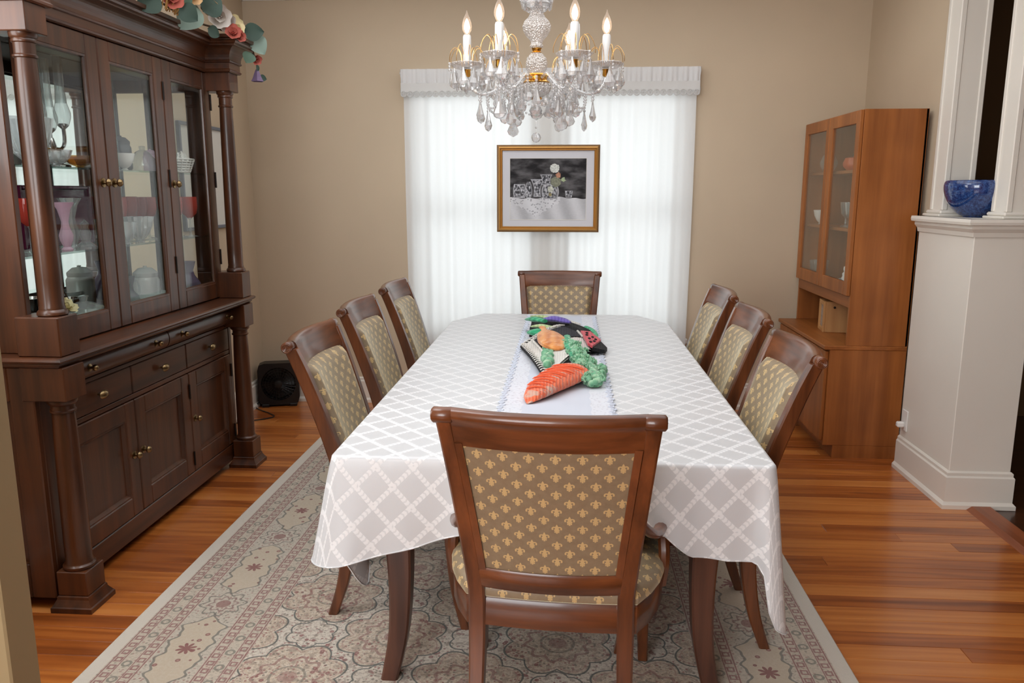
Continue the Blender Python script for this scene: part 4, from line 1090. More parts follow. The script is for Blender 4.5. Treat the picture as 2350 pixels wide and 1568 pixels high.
def ogee(x, y, hw0, hw1, z0, z1, mb):
    """square block moulding from wide to narrow"""
    st = [(hw0, z0), (hw0, z0+0.018), (hw0-0.004, z0+0.022), (lerp(hw0, hw1, 0.55), lerp(z0+0.022, z1, 0.35)), (lerp(hw0, hw1, 0.8), lerp(z0+0.022, z1, 0.62)), (hw1+0.003, z1-0.004), (hw1, z1)]
    mb.loft([[(x-h, y-h, z), (x+h, y-h, z), (x+h, y+h, z), (x-h, y+h, z)] for h, z in st], True, True, False); return mb
for k, y in enumerate(CY):
    H('foot', ogee(CXX, y, 0.077, 0.056, 0.0, 0.058, MB()).box(CXX-0.056, CXX+0.056, y-0.056, y+0.056, 0.058, 0.150, 0.003), 'hutch_z')
    c0 = [(0.0, 0.150), (0.052, 0.150), (0.055, 0.155), (0.055, 0.163), (0.050, 0.168), (0.0475, 0.171), (0.0475, 0.176), (0.045, 0.182), (0.0455, 0.25), (0.044, 0.45), (0.040, 0.66), (0.037, 0.735), (0.043, 0.738), (0.044, 0.744), (0.039, 0.748), (0.039, 0.762), (0.046, 0.768), (0.050, 0.774), (0.050, 0.786), (0.0, 0.786)]
    H('lower_column', MB().lathe(c0, 24, T(CXX, y, 0)), 'hutch_z')
    H('corner_block', MB().box(-1.875, CXX+0.055, y-0.06, y+0.06, 0.785, 0.905, 0.003), 'hutch_z')
    H('upper_base_block', MB().box(-1.875, CXX+0.052, y-0.056, y+0.056, 0.942, 1.080, 0.004), 'hutch_z')
    c1 = [(0.0, 1.080), (0.045, 1.080), (0.049, 1.084), (0.049, 1.092), (0.045, 1.098), (0.041, 1.102), (0.041, 1.109), (0.039, 1.114), (0.0395, 1.2), (0.038, 1.5), (0.034, 1.85), (0.032, 1.925), (0.037, 1.928), (0.038, 1.934), (0.033, 1.938), (0.033, 1.972), (0.037, 1.975), (0.038, 1.981), (0.036, 1.986), (0.042, 1.992), (0.043, 2.003), (0.0, 2.003)]
    H('upper_column', MB().lathe(c1, 24, T(CXX, y, 0)), 'hutch_z')
    H('capital_block', MB().box(-1.875, CXX+0.050, y-0.054, y+0.054, 2.003, 2.095, 0.003), 'hutch_z')
    # a small cavetto bracket under the corner block where the column meets the case
H('rear_foot', MB().box(HB, -2.08, 2.545, 2.65, 0, 0.045, 0.003).box(HB, -2.08, 4.07, 4.175, 0, 0.045, 0.003), 'hutch_z')
# waist moulding
def around(outline_, prof, mb):
    """sweep (out, z) profile along an open plan polyline with mitred corners; outside lies to the right of travel"""
    secs = []; Pn = [Vector(p) for p in outline_]; nn = len(Pn)
    for i, p in enumerate(Pn):
        ns = []
        for a, b in ((i-1, i), (i, i+1)):
            if 0 <= a and b < nn:
                d = (Pn[b]-Pn[a]).normalized(); ns.append(Vector((d.y, -d.x)))
        n_ = ns[0] if len(ns) == 1 else (ns[0]+ns[1])/(1+ns[0].dot(ns[1]))
        secs.append([(p.x+n_.x*o_, p.y+n_.y*o_, z) for o_, z in prof])
    mb.loft(secs, True, True, False); return mb
wl = [(HB, 2.535), (-1.735, 2.535), (-1.735, 4.185), (HB, 4.185)]
wp = [(-0.12, 0.905), (0.004, 0.905), (0.010, 0.909), (0.014, 0.915), (0.014, 0.920), (0.024, 0.924), (0.030, 0.931), (0.028, 0.938), (0.022, 0.942), (-0.12, 0.942)]
H('waist_moulding', around(wl, wp, MB()).box(HB, -1.80, 2.6, 4.12, 0.91, 0.9415), 'hutch_y')
# upper case
H('interior_back', MB().box(HB, HB+0.018, 2.60, 4.12, 0.942, 2.10), 'hutch_in')
H('mirror', MB().box(HB+0.018, HB+0.022, 2.64, 4.08, 0.965, 2.06), 'mirror')
mu = MB()
for y in (3.14, 3.635): mu.box(HB+0.020, HB+0.034, y-0.024, y+0.024, 0.955, 2.06, 0.003)
H('mirror_divider', mu, 'hutch_in')
H('interior_floor', MB().box(HB, -1.865, 2.60, 4.12, 0.942, 0.953), 'hutch_y')
H('upper_top', MB().box(HB, -1.862, 2.58, 4.14, 2.062, 2.12), 'hutch_in')
for y0, y1, z_ in ((2.585, 2.612, 0), (4.108, 4.135, 1)):
    m = MB()
    for (x0, x1, w0, w1) in ((-1.975, -1.862, 0.942, 2.10), (HB, -2.13, 0.942, 2.10), (-2.13, -1.975, 0.942, 1.04), (-2.13, -1.975, 2.0, 2.10)): m.box(x0, x1, y0, y1, w0, w1, 0.003)
    s_ = H('side_frame', m, 'hutch_z')
    obj('pane', MB().box(-2.13, -1.975, (y0+y1)/2-0.002, (y0+y1)/2+0.002, 1.04, 2.0), 'pane', s_)
UY = [2.648, 3.130, 3.630, 4.116]
for i in range(3):
    a, b = UY[i]+0.002, UY[i+1]-0.002; z0, z1 = 0.947, 2.092; m = MB(); sw_ = 0.078
    gz0, gz1 = 1.028, 2.012
    for (y0, y1, w0, w1) in ((a, a+sw_, z0, z1), (b-sw_, b, z0, z1), (a+sw_, b-sw_, z0, gz0), (a+sw_, b-sw_, gz1, z1)): m.box(-1.866, -1.844, y0, y1, w0, w1, 0.004)
    y0, y1 = a+sw_, b-sw_
    m.loft([[(-1.846+dx, y0+g, gz0+g), (-1.846+dx, y1-g, gz0+g), (-1.846+dx, y1-g, gz1-g), (-1.846+dx, y0+g, gz1-g)] for g, dx in ((-0.002, 0), (0.006, -0.001), (0.008, -0.008), (0.010, -0.012))], True, False, False)
    d = H('door', m, 'hutch_z')
    obj('pane', MB().box(-1.860, -1.856, y0, y1, gz0, gz1), 'pane', d)
    bv = MB()
    bv.loft([[(-1.8555+dx, y0+g, gz0+g), (-1.8555+dx, y1-g, gz0+g), (-1.8555+dx, y1-g, gz1-g), (-1.8555+dx, y0+g, gz1-g)] for g, dx in ((0.008, 0.0), (0.026, 0.0025))], True, False, False)
    obj('glass_bevel', bv, 'shelf_glass', d)
    ky = {0: b-0.038, 1: a+0.038, 2: a+0.038}[i]; knob(-1.844, ky, 1.535, d, 0.016)
    hy = {0: a+0.001, 1: b-0.001, 2: b-0.001}[i]
    for hz in (1.16, 1.56, 1.95): obj('hinge', MB().tube([(-1.842, hy, hz-0.04), (-1.842, hy, hz+0.04)], 0.005, 6), 'hinge', d)
for z in (1.270, 1.588):
    H('glass_shelf', MB().box(HB+0.03, -1.895, 2.62, 4.10, z-0.004, z+0.004), 'shelf_glass')
# cornice
oc_ = [(HB, 2.530), (-1.716, 2.530), (-1.716, 2.652), (-1.842, 2.652), (-1.842, 4.068), (-1.716, 4.068), (-1.716, 4.190), (HB, 4.190)]
cpf = [(-0.05, 2.093), (0.004, 2.093), (0.010, 2.097), (0.012, 2.104), (0.006, 2.110), (0.006, 2.138), (0.013, 2.141), (0.015, 2.147), (0.011, 2.152)]
for k in range(1, 8):
    t = k/8*pi/2; cpf.append((0.011+0.046*(1-cos(t)), 2.152+0.060*sin(t)))
cpf += [(0.060, 2.213), (0.060, 2.219), (0.070, 2.224), (0.074, 2.232), (0.066, 2.238), (0.066, 2.243), (0.080, 2.247), (0.082, 2.262), (-0.05, 2.262)]
H('cornice', around(oc_, cpf, MB()).box(HB, -1.84, 2.57, 4.15, 2.10, 2.255), 'hutch_y')
# ---------------------------------------------------------------- contents of the china cabinet
Z0, Z1, Z2 = 0.9535, 1.2745, 1.5925
def lat(name, prof, x, y, z, mat, label, cat, group=None, seg=20, flute=0.0, nfl=0, sc=1.0, par=None):
    m = MB().lathe(prof, seg, T(x, y, z, s=sc), True, flute, nfl)
    if par is not None: return obj(name, m, mat, par)
    return single(name, m, mat, label, cat, group)
# top shelf
cdl = thing('oil_lamp_candelabra', (-1.99, 3.01, Z2), 'silver candelabra with three tall glass chimneys on top shelf of china cabinet', 'candelabra')
obj('base', MB().lathe([(0, 0), (0.06, 0), (0.062, 0.008), (0.02, 0.02), (0.012, 0.06), (0.018, 0.08), (0.010, 0.11), (0.0, 0.115)], 20, T(-1.99, 3.01, Z2)), 'silver', cdl)
for dx, dy, h in ((0.0, 0.0, 0.14), (0.0, -0.062, 0.155), (0.015, 0.062, 0.16)):
    am = MB().tube(crom([(-1.99, 3.01, Z2+0.075), (-1.99+dx*0.6, 3.01+dy*0.7, Z2+0.07), (-1.99+dx, 3.01+dy, Z2+0.10), (-1.99+dx, 3.01+dy, Z2+h)], 4), 0.007, 8)
    a_ = obj('arm', am, 'silver', cdl)
    obj('chimney', MB().lathe([(0.020, 0.0), (0.030, 0.03), (0.031, 0.05), (0.021, 0.085), (0.017, 0.14), (0.017, 0.26), (0.019, 0.262), (0.016, 0.26), (0.0158, 0.14), (0.019, 0.085)], 20, T(-1.99+dx, 3.01+dy, Z2+h)), 'glass', a_)
    obj('candle_cup', MB().lathe([(0, 0), (0.008, 0), (0.020, 0.012), (0.016, 0.02), (0, 0.022)], 16, T(-1.99+dx, 3.01+dy, Z2+h-0.012)), 'silver', a_)
bowlp = [(0, 0), (0.3, 0), (0.32, 0.04), (0.2, 0.07), (0.55, 0.25), (0.85, 0.6), (1.0, 1.0), (0.96, 1.0), (0.8, 0.62), (0.5, 0.3), (0, 0.16)]
def sc(prof, r, h): return [(a*r, b*h) for a, b in prof]
lat('cut_glass_bowl', sc(bowlp, 0.085, 0.17), -1.965, 2.84, Z2, 'cut_glass', 'tall cut-glass bowl beside the candelabra on top cabinet shelf', 'bowl', None, 24, 0.05, 12)
lat('cut_glass_dish', sc(bowlp, 0.055, 0.06), -1.905, 2.90, Z2, 'cut_glass', 'small cut-glass dish in front of the candelabra', 'dish', None, 20, 0.05, 10)
lat('amber_dish', sc(bowlp, 0.06, 0.045), -1.915, 3.06, Z2, 'amber_glass', 'shallow amber glass dish right of the candelabra', 'dish')
jarp = [(0, 0), (0.8, 0), (1, 0.06), (1, 0.66), (0.86, 0.74), (0.9, 0.78), (0.9, 0.84), (0.5, 0.95), (0.12, 0.97), (0.16, 1.0), (0, 1.01)]
lat('candy_jar', sc(jarp, 0.042, 0.15), -1.98, 3.48, Z2, 'smoke_glass', 'grey lidded jar on top shelf behind middle cabinet door', 'jar')
lat('china_cup', sc(bowlp, 0.045, 0.07), -1.92, 3.39, Z2, 'white_gloss', 'white china cup stacked before grey jar on top shelf', 'cup')
lat('china_saucer', [(0, 0), (0.03, 0), (0.065, 0.014), (0.066, 0.017), (0.03, 0.006), (0, 0.005)], -2.06, 3.42, Z2, 'white_gloss', 'white saucer on top shelf behind middle cabinet door', 'saucer')
lat('rose_jar', sc(jarp, 0.034, 0.11), -2.03, 3.82, Z2, 'pink_glass', 'pink glass lidded jar on top shelf behind middle door', 'jar')
lat('glass_bell_dish', [(0, 0), (0.07, 0), (0.072, 0.01), (0.058, 0.05), (0.03, 0.085), (0.012, 0.095), (0.014, 0.11), (0, 0.115)], -1.95, 3.60, Z2, 'glass', 'clear domed glass cheese dish on top cabinet shelf', 'dish')
bk_ = thing('wire_basket', (-1.95, 3.92, Z2), 'white woven basket with a folded napkin on top shelf at right', 'basket')
wb = MB()
for k in range(6):
    f = k/5; z = Z2+0.006+0.06*f; a, b = 0.055+0.02*f, 0.08+0.03*f
    wb.tube([(-1.95+a*cos(t*pi/10), 3.92+b*sin(t*pi/10), z) for t in range(21)], 0.004, 5)
for t in range(20): 
    c, s = cos(t*pi/10), sin(t*pi/10); wb.tube([(-1.95+0.055*c, 3.92+0.08*s, Z2+0.003), (-1.95+0.076*c, 3.92+0.112*s, Z2+0.068)], 0.003, 5)
wb.lathe([(0, 0), (0.055, 0), (0.055, 0.004), (0, 0.004)], 20, T(-1.95, 3.92, Z2) @ Matrix.Diagonal((1, 1.45, 1, 1)))
obj('weave', wb, 'white_gloss', bk_)
obj('napkin', MB().grid(lambda u, v: (-1.99+0.08*u, 3.92+0.10*v, Z2+0.06+0.045*sin(pi*v)*sin(pi*u)+0.006*sin(u*25+v*14)), 14, 14), 'paper', bk_)
# middle shelf
ty = thing('plum_tray', (-2.12, 3.22, Z1), 'plum-coloured tray standing against mirror on middle cabinet shelf', 'tray')
obj('panel', MB().box(-2.145, -2.135, 3.0, 3.44, Z1+0.002, Z1+0.235, 0.003), 'plum', ty)
tr_ = MB()
for (y0, y1, z0, z1) in ((2.985, 3.003, 0, 0.25), (3.437, 3.455, 0, 0.25), (3.003, 3.437, 0, 0.016), (3.003, 3.437, 0.234, 0.25)): tr_.box(-2.147, -2.122, y0, y1, Z1+z0, Z1+z1, 0.004)
obj('rim', tr_, 'plum', ty)
vasep = [(0, 0), (0.45, 0), (0.5, 0.03), (0.3, 0.08), (0.55, 0.22), (0.6, 0.32), (0.35, 0.5), (0.3, 0.6), (0.55, 0.85), (0.9, 1.0), (0.86, 1.0), (0.5, 0.86), (0.26, 0.62), (0, 0.3)]
lat('pink_vase', sc(vasep, 0.042, 0.185), -1.935, 2.96, Z1, 'pink_glass', 'small pink fluted glass vase on middle shelf behind left door', 'vase', None, 20, 0.04, 8)
lat('glass_decanter', sc(vasep, 0.048, 0.20), -2.0, 3.10, Z1, 'cut_glass', 'clear cut-glass vase just right of the pink vase', 'vase', None, 20, 0.05, 10)
lat('glass_figurine', [(0, 0), (0.04, 0), (0.042, 0.008), (0.015, 0.03), (0.022, 0.06), (0.012, 0.085), (0.016, 0.1), (0, 0.118)], -1.92, 3.06, Z1, 'glass', 'clear glass figurine on middle shelf near the pink vase', 'figurine')
gobp = [(0, 0), (0.034, 0), (0.034, 0.003), (0.006, 0.010), (0.0045, 0.06), (0.0045, 0.085), (0.012, 0.095), (0.034, 0.115), (0.041, 0.15), (0.040, 0.20), (0.0385, 0.20), (0.0395, 0.15), (0.032, 0.118), (0, 0.10)]
gm = None
for k, (x, y) in enumerate(((-2.05, 2.92), (-2.03, 3.50), (-2.03, 3.585), (-2.03, 3.67), (-2.03, 3.755), (-1.96, 3.88), (-2.03, 3.94), (-1.925, 3.965), (-2.05, 4.03))):
    lab = 'red-bowled goblet '+('alone behind left door of china cabinet', 'leftmost of four behind middle door of china cabinet', 'second from left of four behind middle cabinet door', 'third from left of four behind middle cabinet door', 'rightmost of four behind middle door of china cabinet', 'leftmost of four behind right door of china cabinet', 'at back left of four behind right cabinet door', 'in front of four behind right cabinet door', 'at back right of four behind right cabinet door')[k]
    g_ = thing('red_goblet', (x, y, Z1), lab, 'goblet', 'red goblets in the china cabinet')
    if gm is None:
        a = MB().lathe(gobp[6:], 18).mesh('bowl'); a.materials.append(M['red_glass']); b = MB().lathe(gobp[:7]+[(0, 0.097)], 18).mesh('stem'); b.materials.append(M['glass']); gm = (a, b)
    obj('bowl', gm[0], None, g_, world=False); obj('stem', gm[1], None, g_, world=False)
lat('shell_vase', sc(bowlp, 0.062, 0.115), -1.935, 3.49, Z1, 'cut_glass', 'clear shell-fluted glass vase before the red goblets', 'vase', None, 28, 0.08, 14)
lat('glass_basket', sc(bowlp, 0.045, 0.095), -1.925, 3.37, Z1, 'cut_glass', 'clear cut-glass candy bowl left of shell vase', 'bowl', None, 20, 0.06, 10)
# cabinet floor
ph = thing('silver_oval_frame', (-1.98, 2.95, Z0), 'oval silver frame standing on china cabinet floor behind left door', 'frame')
obj('rim', MB().tube([(-1.98, 2.95+0.046*cos(t*pi/16), Z0+0.092+0.074*sin(t*pi/16)) for t in range(33)], 0.008, 8), 'silver', ph)
obj('plate', MB().lathe([(0, -0.003), (0.044, -0.003), (0.044, 0.003), (0, 0.003)], 28, Matrix.Translation((-1.98, 2.95, Z0+0.092)) @ Matrix.Diagonal((1, 1, 1.62, 1)) @ Matrix.Rotation(pi/2, 4, 'Y')), 'silver', ph)
lat('silver_bowl', sc(bowlp, 0.06, 0.11), -2.085, 3.13, Z0, 'silver', 'silver footed bowl on cabinet floor behind the cream rose', 'bowl')
lat('covered_glass_dish', [(0, 0), (0.05, 0), (0.05, 0.006), (0.085, 0.03), (0.088, 0.05), (0.09, 0.052), (0.075, 0.085), (0.03, 0.105), (0.012, 0.11), (0.02, 0.13), (0, 0.135)], -1.955, 3.06, Z0, 'cut_glass', 'covered cut-glass dish on cabinet floor behind left door', 'dish', None, 24, 0.03, 16)
lat('glass_compote', [(0, 0), (0.035, 0), (0.036, 0.005), (0.010, 0.015), (0.008, 0.05), (0.03, 0.06), (0.055, 0.075), (0.056, 0.078), (0.03, 0.066), (0, 0.062)], -1.935, 2.87, Z0, 'glass', 'clear glass compote holding the cream silk rose', 'compote')
def petals(mb, c, r, n_, rings, tilt0, R=None):
    """layered cupped petals round c"""
    R = R or Matrix()
    for q in range(rings):
        f = 1-q/(rings+0.5); cnt = n_ if q == 0 else max(3, n_-q)
        for k in range(cnt):
            a = 2*pi*k/cnt+q*0.55; t = tilt0+q*0.42
            A_ = Matrix.Translation(Vector(c)) @ R @ Matrix.Rotation(a, 4, 'Z') @ Matrix.Rotation(-t, 4, 'Y')
            mb.grid(lambda u, v: (r*f*u, r*f*0.55*(2*v-1)*sin(pi*min(1, 0.15+0.75*u)), r*f*0.22*u*u+r*0.10*(2*v-1)**2), 4, 4, True, None, A_)
    return mb
M['cream_petal'] = plain('cream_petal', L(236, 222, 180), 0.7)
rs_ = thing('silk_rose', (-1.925, 2.87, Z0+0.062), 'cream silk rose resting on glass compote behind left cabinet door', 'flower')
obj('bloom', petals(MB(), (-1.922, 2.88, Z0+0.105), 0.050, 6, 4, 0.25, Matrix.Rotation(0.7, 4, 'Y')), 'cream_petal', rs_)
M['leaf_a'] = plain('silk_leaf_green', L(92, 118, 100), 0.65); M['leaf_b'] = plain('silk_leaf_dark', L(52, 72, 62), 0.65); M['leaf_c'] = plain('silk_leaf_pale', L(142, 164, 152), 0.65)
def leafm(mb, A_, l, w_, cup=0.15):
    mb.grid(lambda u, v: (l*u, w_*(2*v-1)*(sin(pi*u**0.75)**0.8 if 0 < u < 1 else 0), cup*l*u*(u-1)*-1+0.12*w_*abs(2*v-1)-0.1*l*u*u), 8, 4, True, None, A_); return mb
for k in range(3):
    obj('leaf', leafm(MB(), T(-1.922, 2.865+0.01*k, Z0+0.078, ry=-0.2, rz=2.2*k+0.8), 0.055, 0.018), 'leaf_a', rs_)
pitp = [(0, 0), (0.5, 0), (0.55, 0.02), (0.95, 0.2), (1.0, 0.32), (0.75, 0.5), (0.42, 0.62), (0.38, 0.75), (0.6, 0.98), (0.62, 1.0), (0.34, 0.75), (0, 0.5)]
pt = thing('glass_cruet', (-1.98, 3.44, Z0), 'smoky glass cruet with curved handle on cabinet floor behind middle door', 'cruet')
obj('body', MB().lathe(sc(pitp, 0.05, 0.17), 20, T(-1.98, 3.44, Z0)), 'smoke_glass', pt)
obj('handle', MB().tube(crom([(-1.98, 3.46, Z0+0.145), (-1.975, 3.51, Z0+0.14), (-1.975, 3.52, Z0+0.09), (-1.98, 3.485, Z0+0.055)], 5), 0.005, 8), 'glass', pt)
lat('milk_glass_jar', sc(jarp, 0.062, 0.20), -2.0, 3.63, Z0, 'white_gloss', 'white milk-glass lidded jar on cabinet floor behind middle door', 'jar')
lat('clear_bowl', sc(bowlp, 0.095, 0.085), -1.95, 3.55, Z0, 'glass', 'wide clear glass bowl in front of the milk-glass jar', 'bowl', None, 24)
lat('violet_vase', [(0, 0), (0.05, 0), (0.072, 0.05), (0.070, 0.085), (0.042, 0.125), (0.036, 0.15), (0.050, 0.195), (0.047, 0.195), (0.032, 0.15), (0, 0.09)], -1.95, 3.93, Z0, 'violet_glass', 'violet-grey glass vase on cabinet floor behind right door', 'vase')
single('small_box', MB().box(-2.03, -1.98, 4.03, 4.075, Z0, Z0+0.05, 0.003), 'pale_wood', 'small tan box beside the violet vase in the china cabinet', 'box')
# ---------------------------------------------------------------- silk flower garland on top
ga = thing('silk_flower_garland', (-1.75, 3.75, 2.262), 'silk flower garland with green leaves and pale and red blossoms atop china cabinet', 'garland')
M['white_petal'] = plain('white_petal', L(226, 218, 210), 0.7); M['rose_petal'] = plain('rose_petal', L(186, 98, 84), 0.7); M['mauve_petal'] = plain('mauve_petal', L(112, 92, 122), 0.7)
M['peach_petal'] = plain('peach_petal', L(232, 190, 140), 0.7); M['twig'] = plain('brown_twig', L(84, 66, 44), 0.8)
gz = 2.262
st_ = MB()
st_.tube(crom([(-1.80, 3.05, gz+0.02), (-1.74, 3.4, gz+0.03), (-1.76, 3.75, gz+0.02), (-1.72, 4.05, gz+0.025), (-1.67, 4.24, gz+0.0), (-1.655, 4.27, gz-0.10)], 6), 0.005, 6)
st_.tube(crom([(-1.67, 4.24, gz-0.02), (-1.655, 4.275, gz-0.08), (-1.65, 4.275, gz-0.13)], 5), 0.0025, 5)
obj('stem', st_, 'twig', ga)
rl = random.Random(11)
VIEW = Vector((0.42, -0.88, -0.05))
def facing(c, roll, yaw=0.0, tip=0.0):
    """frame at c whose z axis looks into the room, x axis turned by roll"""
    n_ = (Matrix.Rotation(yaw, 3, 'Z') @ Matrix.Rotation(tip, 3, 'X') @ VIEW).normalized()
    x_ = Vector((0, 0, 1)).cross(n_).normalized(); y_ = n_.cross(x_)
    B_ = Matrix(((x_.x, y_.x, n_.x, c[0]), (x_.y, y_.y, n_.y, c[1]), (x_.z, y_.z, n_.z, c[2]), (0, 0, 0, 1)))
    return B_ @ Matrix.Rotation(roll, 4, 'Z')
leaves = [((-1.70, 3.72, gz+0.070), 0.135, 0.062, 'leaf_c', -2.2, 0.2), ((-1.70, 3.62, gz+0.14), 0.15, 0.042, 'leaf_a', -1.75, -0.3), ((-1.71, 3.80, gz+0.06), 0.12, 0.058, 'leaf_b', 0.75, 0.3), ((-1.72, 3.76, gz+0.13), 0.13, 0.055, 'leaf_c', 1.3, -0.4),
          ((-1.72, 3.86, gz+0.0), 0.07, 0.030, 'leaf_b', -0.4, 0.5), ((-1.655, 4.13, gz+0.030), 0.11, 0.045, 'leaf_b', 0.15, 0.2), ((-1.64, 4.215, gz+0.030), 0.105, 0.048, 'leaf_c', -1.0, 0.0), ((-1.645, 4.19, gz-0.055), 0.06, 0.036, 'leaf_a', -2.0, 0.2),
          ((-1.76, 3.50, gz+0.09), 0.13, 0.05, 'leaf_a', 2.0, -0.3), ((-1.72, 3.42, gz+0.04), 0.11, 0.05, 'leaf_b', -2.6, 0.3), ((-1.76, 3.32, gz+0.08), 0.13, 0.05, 'leaf_c', 1.4, -0.5),           ((-1.642, 4.275, gz-0.165), 0.045, 0.018, 'leaf_b', -0.2, 0.3), ((-1.645, 4.262, gz-0.105), 0.04, 0.012, 'leaf_b', -1.3, 0.7), ((-1.70, 3.55, gz+0.03), 0.09, 0.045, 'leaf_b', -0.6, 0.2)]
for c, l, w_, mt, rz, yw in leaves:
    obj('leaf', leafm(MB(), facing(c, rz, yw), l, w_, 0.3), mt, ga)
for c, r_, mt, yw, tp in (((-1.70, 3.955, gz+0.075), 0.064, 'white_petal', 0.1, 0.2), ((-1.69, 4.02, gz+0.07), 0.058, 'white_petal', -0.3, 0.4), ((-1.70, 4.10, gz+0.062), 0.058, 'cream_petal', 0.3, 0.1), ((-1.665, 4.08, gz+0.035), 0.044, 'cream_petal', 0.0, -0.3),
                       ((-1.65, 3.99, gz+0.0), 0.045, 'rose_petal', 0.0, -0.4), ((-1.645, 4.05, gz-0.005), 0.034, 'rose_petal', 0.4, -0.2), ((-1.71, 3.69, gz+0.12), 0.060, 'peach_petal', 0.1, 0.3), ((-1.70, 3.84, gz+0.095), 0.046, 'peach_petal', 0.2, 0.2), ((-1.73, 3.40, gz+0.10), 0.060, 'peach_petal', 0.1, 0.2), ((-1.72, 3.53, gz+0.06), 0.055, 'rose_petal', 0.2, 0.0), ((-1.72, 3.46, gz+0.09), 0.045, 'white_petal', 0.0, 0.2)):
    obj('blossom', petals(MB(), (0, 0, 0), r_, 6, 3, 0.3, facing(c, 0.3, yw, tp)), mt, ga)
obj('rosebud', petals(MB(), (0, 0, 0), 0.036, 5, 3, 0.5, facing((-1.645, 4.25, gz-0.075), 0.5, 0.3, 0.5)), 'rose_petal', ga)
obj('bellflower', MB().lathe([(0.002, 0.0), (0.009, -0.012), (0.016, -0.032), (0.022, -0.052), (0.030, -0.066), (0.026, -0.060), (0.014, -0.03), (0.0, -0.01)], 15, T(-1.65, 4.275, gz-0.122), True, 0.12, 5), 'mauve_petal', ga)
M['wicker'] = plain('wicker_gold', L(176, 130, 70), 0.6)
wk = MB()
for k in range(14): wk.tube([(-1.735+0.01*sin(k), 3.46+0.012*k, gz+0.005), (-1.715+0.012*sin(k*1.7), 3.45+0.014*k, gz+0.06+0.02*sin(k*2.1))], 0.0028, 5)
obj('wheat_sprig', wk, 'wicker', ga)
# ================================================================ TEAK CABINET
tk = thing('teak_cabinet', (1.68, 4.98, 0), 'tall teak cabinet with two glass doors above an open niche in the corner', 'cabinet')
def K(n, mb, mat, par=None): return obj(n, mb, mat, par or tk)
KX, KY0, KY1, KZ = 1.893, 4.468, 5.462, 1.935
K('lower_body', MB().box(1.475, KX, KY0, KY1, 0.075, 0.632, 0.002).box(1.53, KX, KY0, KY1, 0.0, 0.075), 'teak_z')
K('counter', MB().box(1.445, KX, KY0-0.004, KY1, 0.632, 0.655, 0.003), 'teak_y')
for a, b in ((KY0+0.012, 4.962), (4.968, KY1-0.012)):
    d = K('door', MB().box(1.457, 1.475, a, b, 0.10, 0.622, 0.003), 'teak_z')
    obj('finger_pull', MB().box(1.449, 1.458, (a+b)/2-0.05, (a+b)/2+0.05, 0.585, 0.598, 0.003), 'teak_y', d)
for a, b in ((KY0, KY0+0.02), (KY1-0.02, KY1)): K('side', MB().box(1.563, KX, a, b, 0.655, KZ, 0.002), 'teak_z')
K('back', MB().box(KX-0.012, KX, KY0, KY1, 0.655, KZ), 'teak_z')
K('top', MB().box(1.563, KX, KY0+0.02, KY1-0.02, KZ-0.02, KZ, 0.002), 'teak_y')
K('niche_top', MB().box(1.563, KX, KY0+0.02, KY1-0.02, 0.868, 0.935, 0.002), 'teak_y')
for z in (1.288, 1.615): K('shelf', MB().box(1.585, KX-0.012, KY0+0.02, KY1-0.02, z-0.009, z+0.009, 0.002), 'teak_y')
for i, (a, b) in enumerate(((KY0+0.003, 4.966), (4.972, KY1-0.003))):
    m = MB(); z0, z1, s_ = 0.935, KZ-0.003, 0.058
    for (y0, y1, w0, w1) in ((a, a+s_, z0, z1), (b-s_, b, z0, z1), (a+s_, b-s_, z0, z0+0.075), (a+s_, b-s_, z1-0.068, z1)): m.box(1.542, 1.562, y0, y1, w0, w1, 0.003)
    d = K('glass_door', m, 'teak_z')
    obj('pane', MB().box(1.551, 1.554, a+s_, b-s_, z0+0.075, z1-0.068), 'pane', d)
# things inside
S0, S1, S2 = 0.936, 1.2975, 1.6245
lat('white_pitcher', sc(pitp, 0.055, 0.20), 1.66, 5.32, S2, 'glass', 'clear glass pitcher on top shelf of teak cabinet', 'pitcher')
pk_ = thing('ceramic_pumpkin', (1.68, 4.93, S2), 'orange pumpkin ornament on top shelf of teak cabinet', 'ornament')
M['pumpkin'] = plain('pumpkin_glaze', L(210, 100, 62), 0.4)
obj('body', MB().lathe([(0, 0.0), (0.03, 0.0), (0.055, 0.025), (0.058, 0.045), (0.045, 0.075), (0.015, 0.082), (0, 0.078)], 32, T(1.68, 4.93, S2), True, 0.05, 8), 'pumpkin', pk_)
obj('stem', MB().tube([(1.68, 4.93, S2+0.076), (1.682, 4.932, S2+0.095), (1.688, 4.936, S2+0.105)], 0.007, 7), 'leaf_b', pk_)
lat('white_bowl', sc(bowlp, 0.05, 0.09), 1.64, 5.33, S1, 'white_gloss', 'small white bowl on middle shelf of teak cabinet', 'bowl')
tum = [(0, 0), (0.03, 0), (0.031, 0.006), (0.008, 0.012), (0.006, 0.05), (0.028, 0.075), (0.037, 0.145), (0.0355, 0.145), (0.026, 0.08), (0, 0.06)]
for k, (x, y) in enumerate(((1.65, 4.83), (1.66, 4.925), (1.74, 4.90))):
    lat('wine_glass', tum, x, y, S1, 'glass', 'clear stemmed wine glass in teak cabinet, '+('nearest the camera of three', 'leftmost of three on middle shelf', 'at the back of three')[k], 'glass', 'wine glasses in the teak cabinet', 18)
for k, (x, y) in enumerate(((1.64, 5.33), (1.70, 5.38), (1.64, 5.41))):
    lat('small_goblet', [(a*0.85, b*0.85) for a, b in tum], x, y, S0, 'glass', 'small clear goblet in bottom of teak cabinet, '+('rightmost of three', 'at the back of three', 'leftmost of three')[k], 'glass', 'small goblets in the teak cabinet', 18)
fg = thing('china_figurine', (1.65, 4.83, S0), 'white and blue china figurine at bottom of teak cabinet', 'figurine')
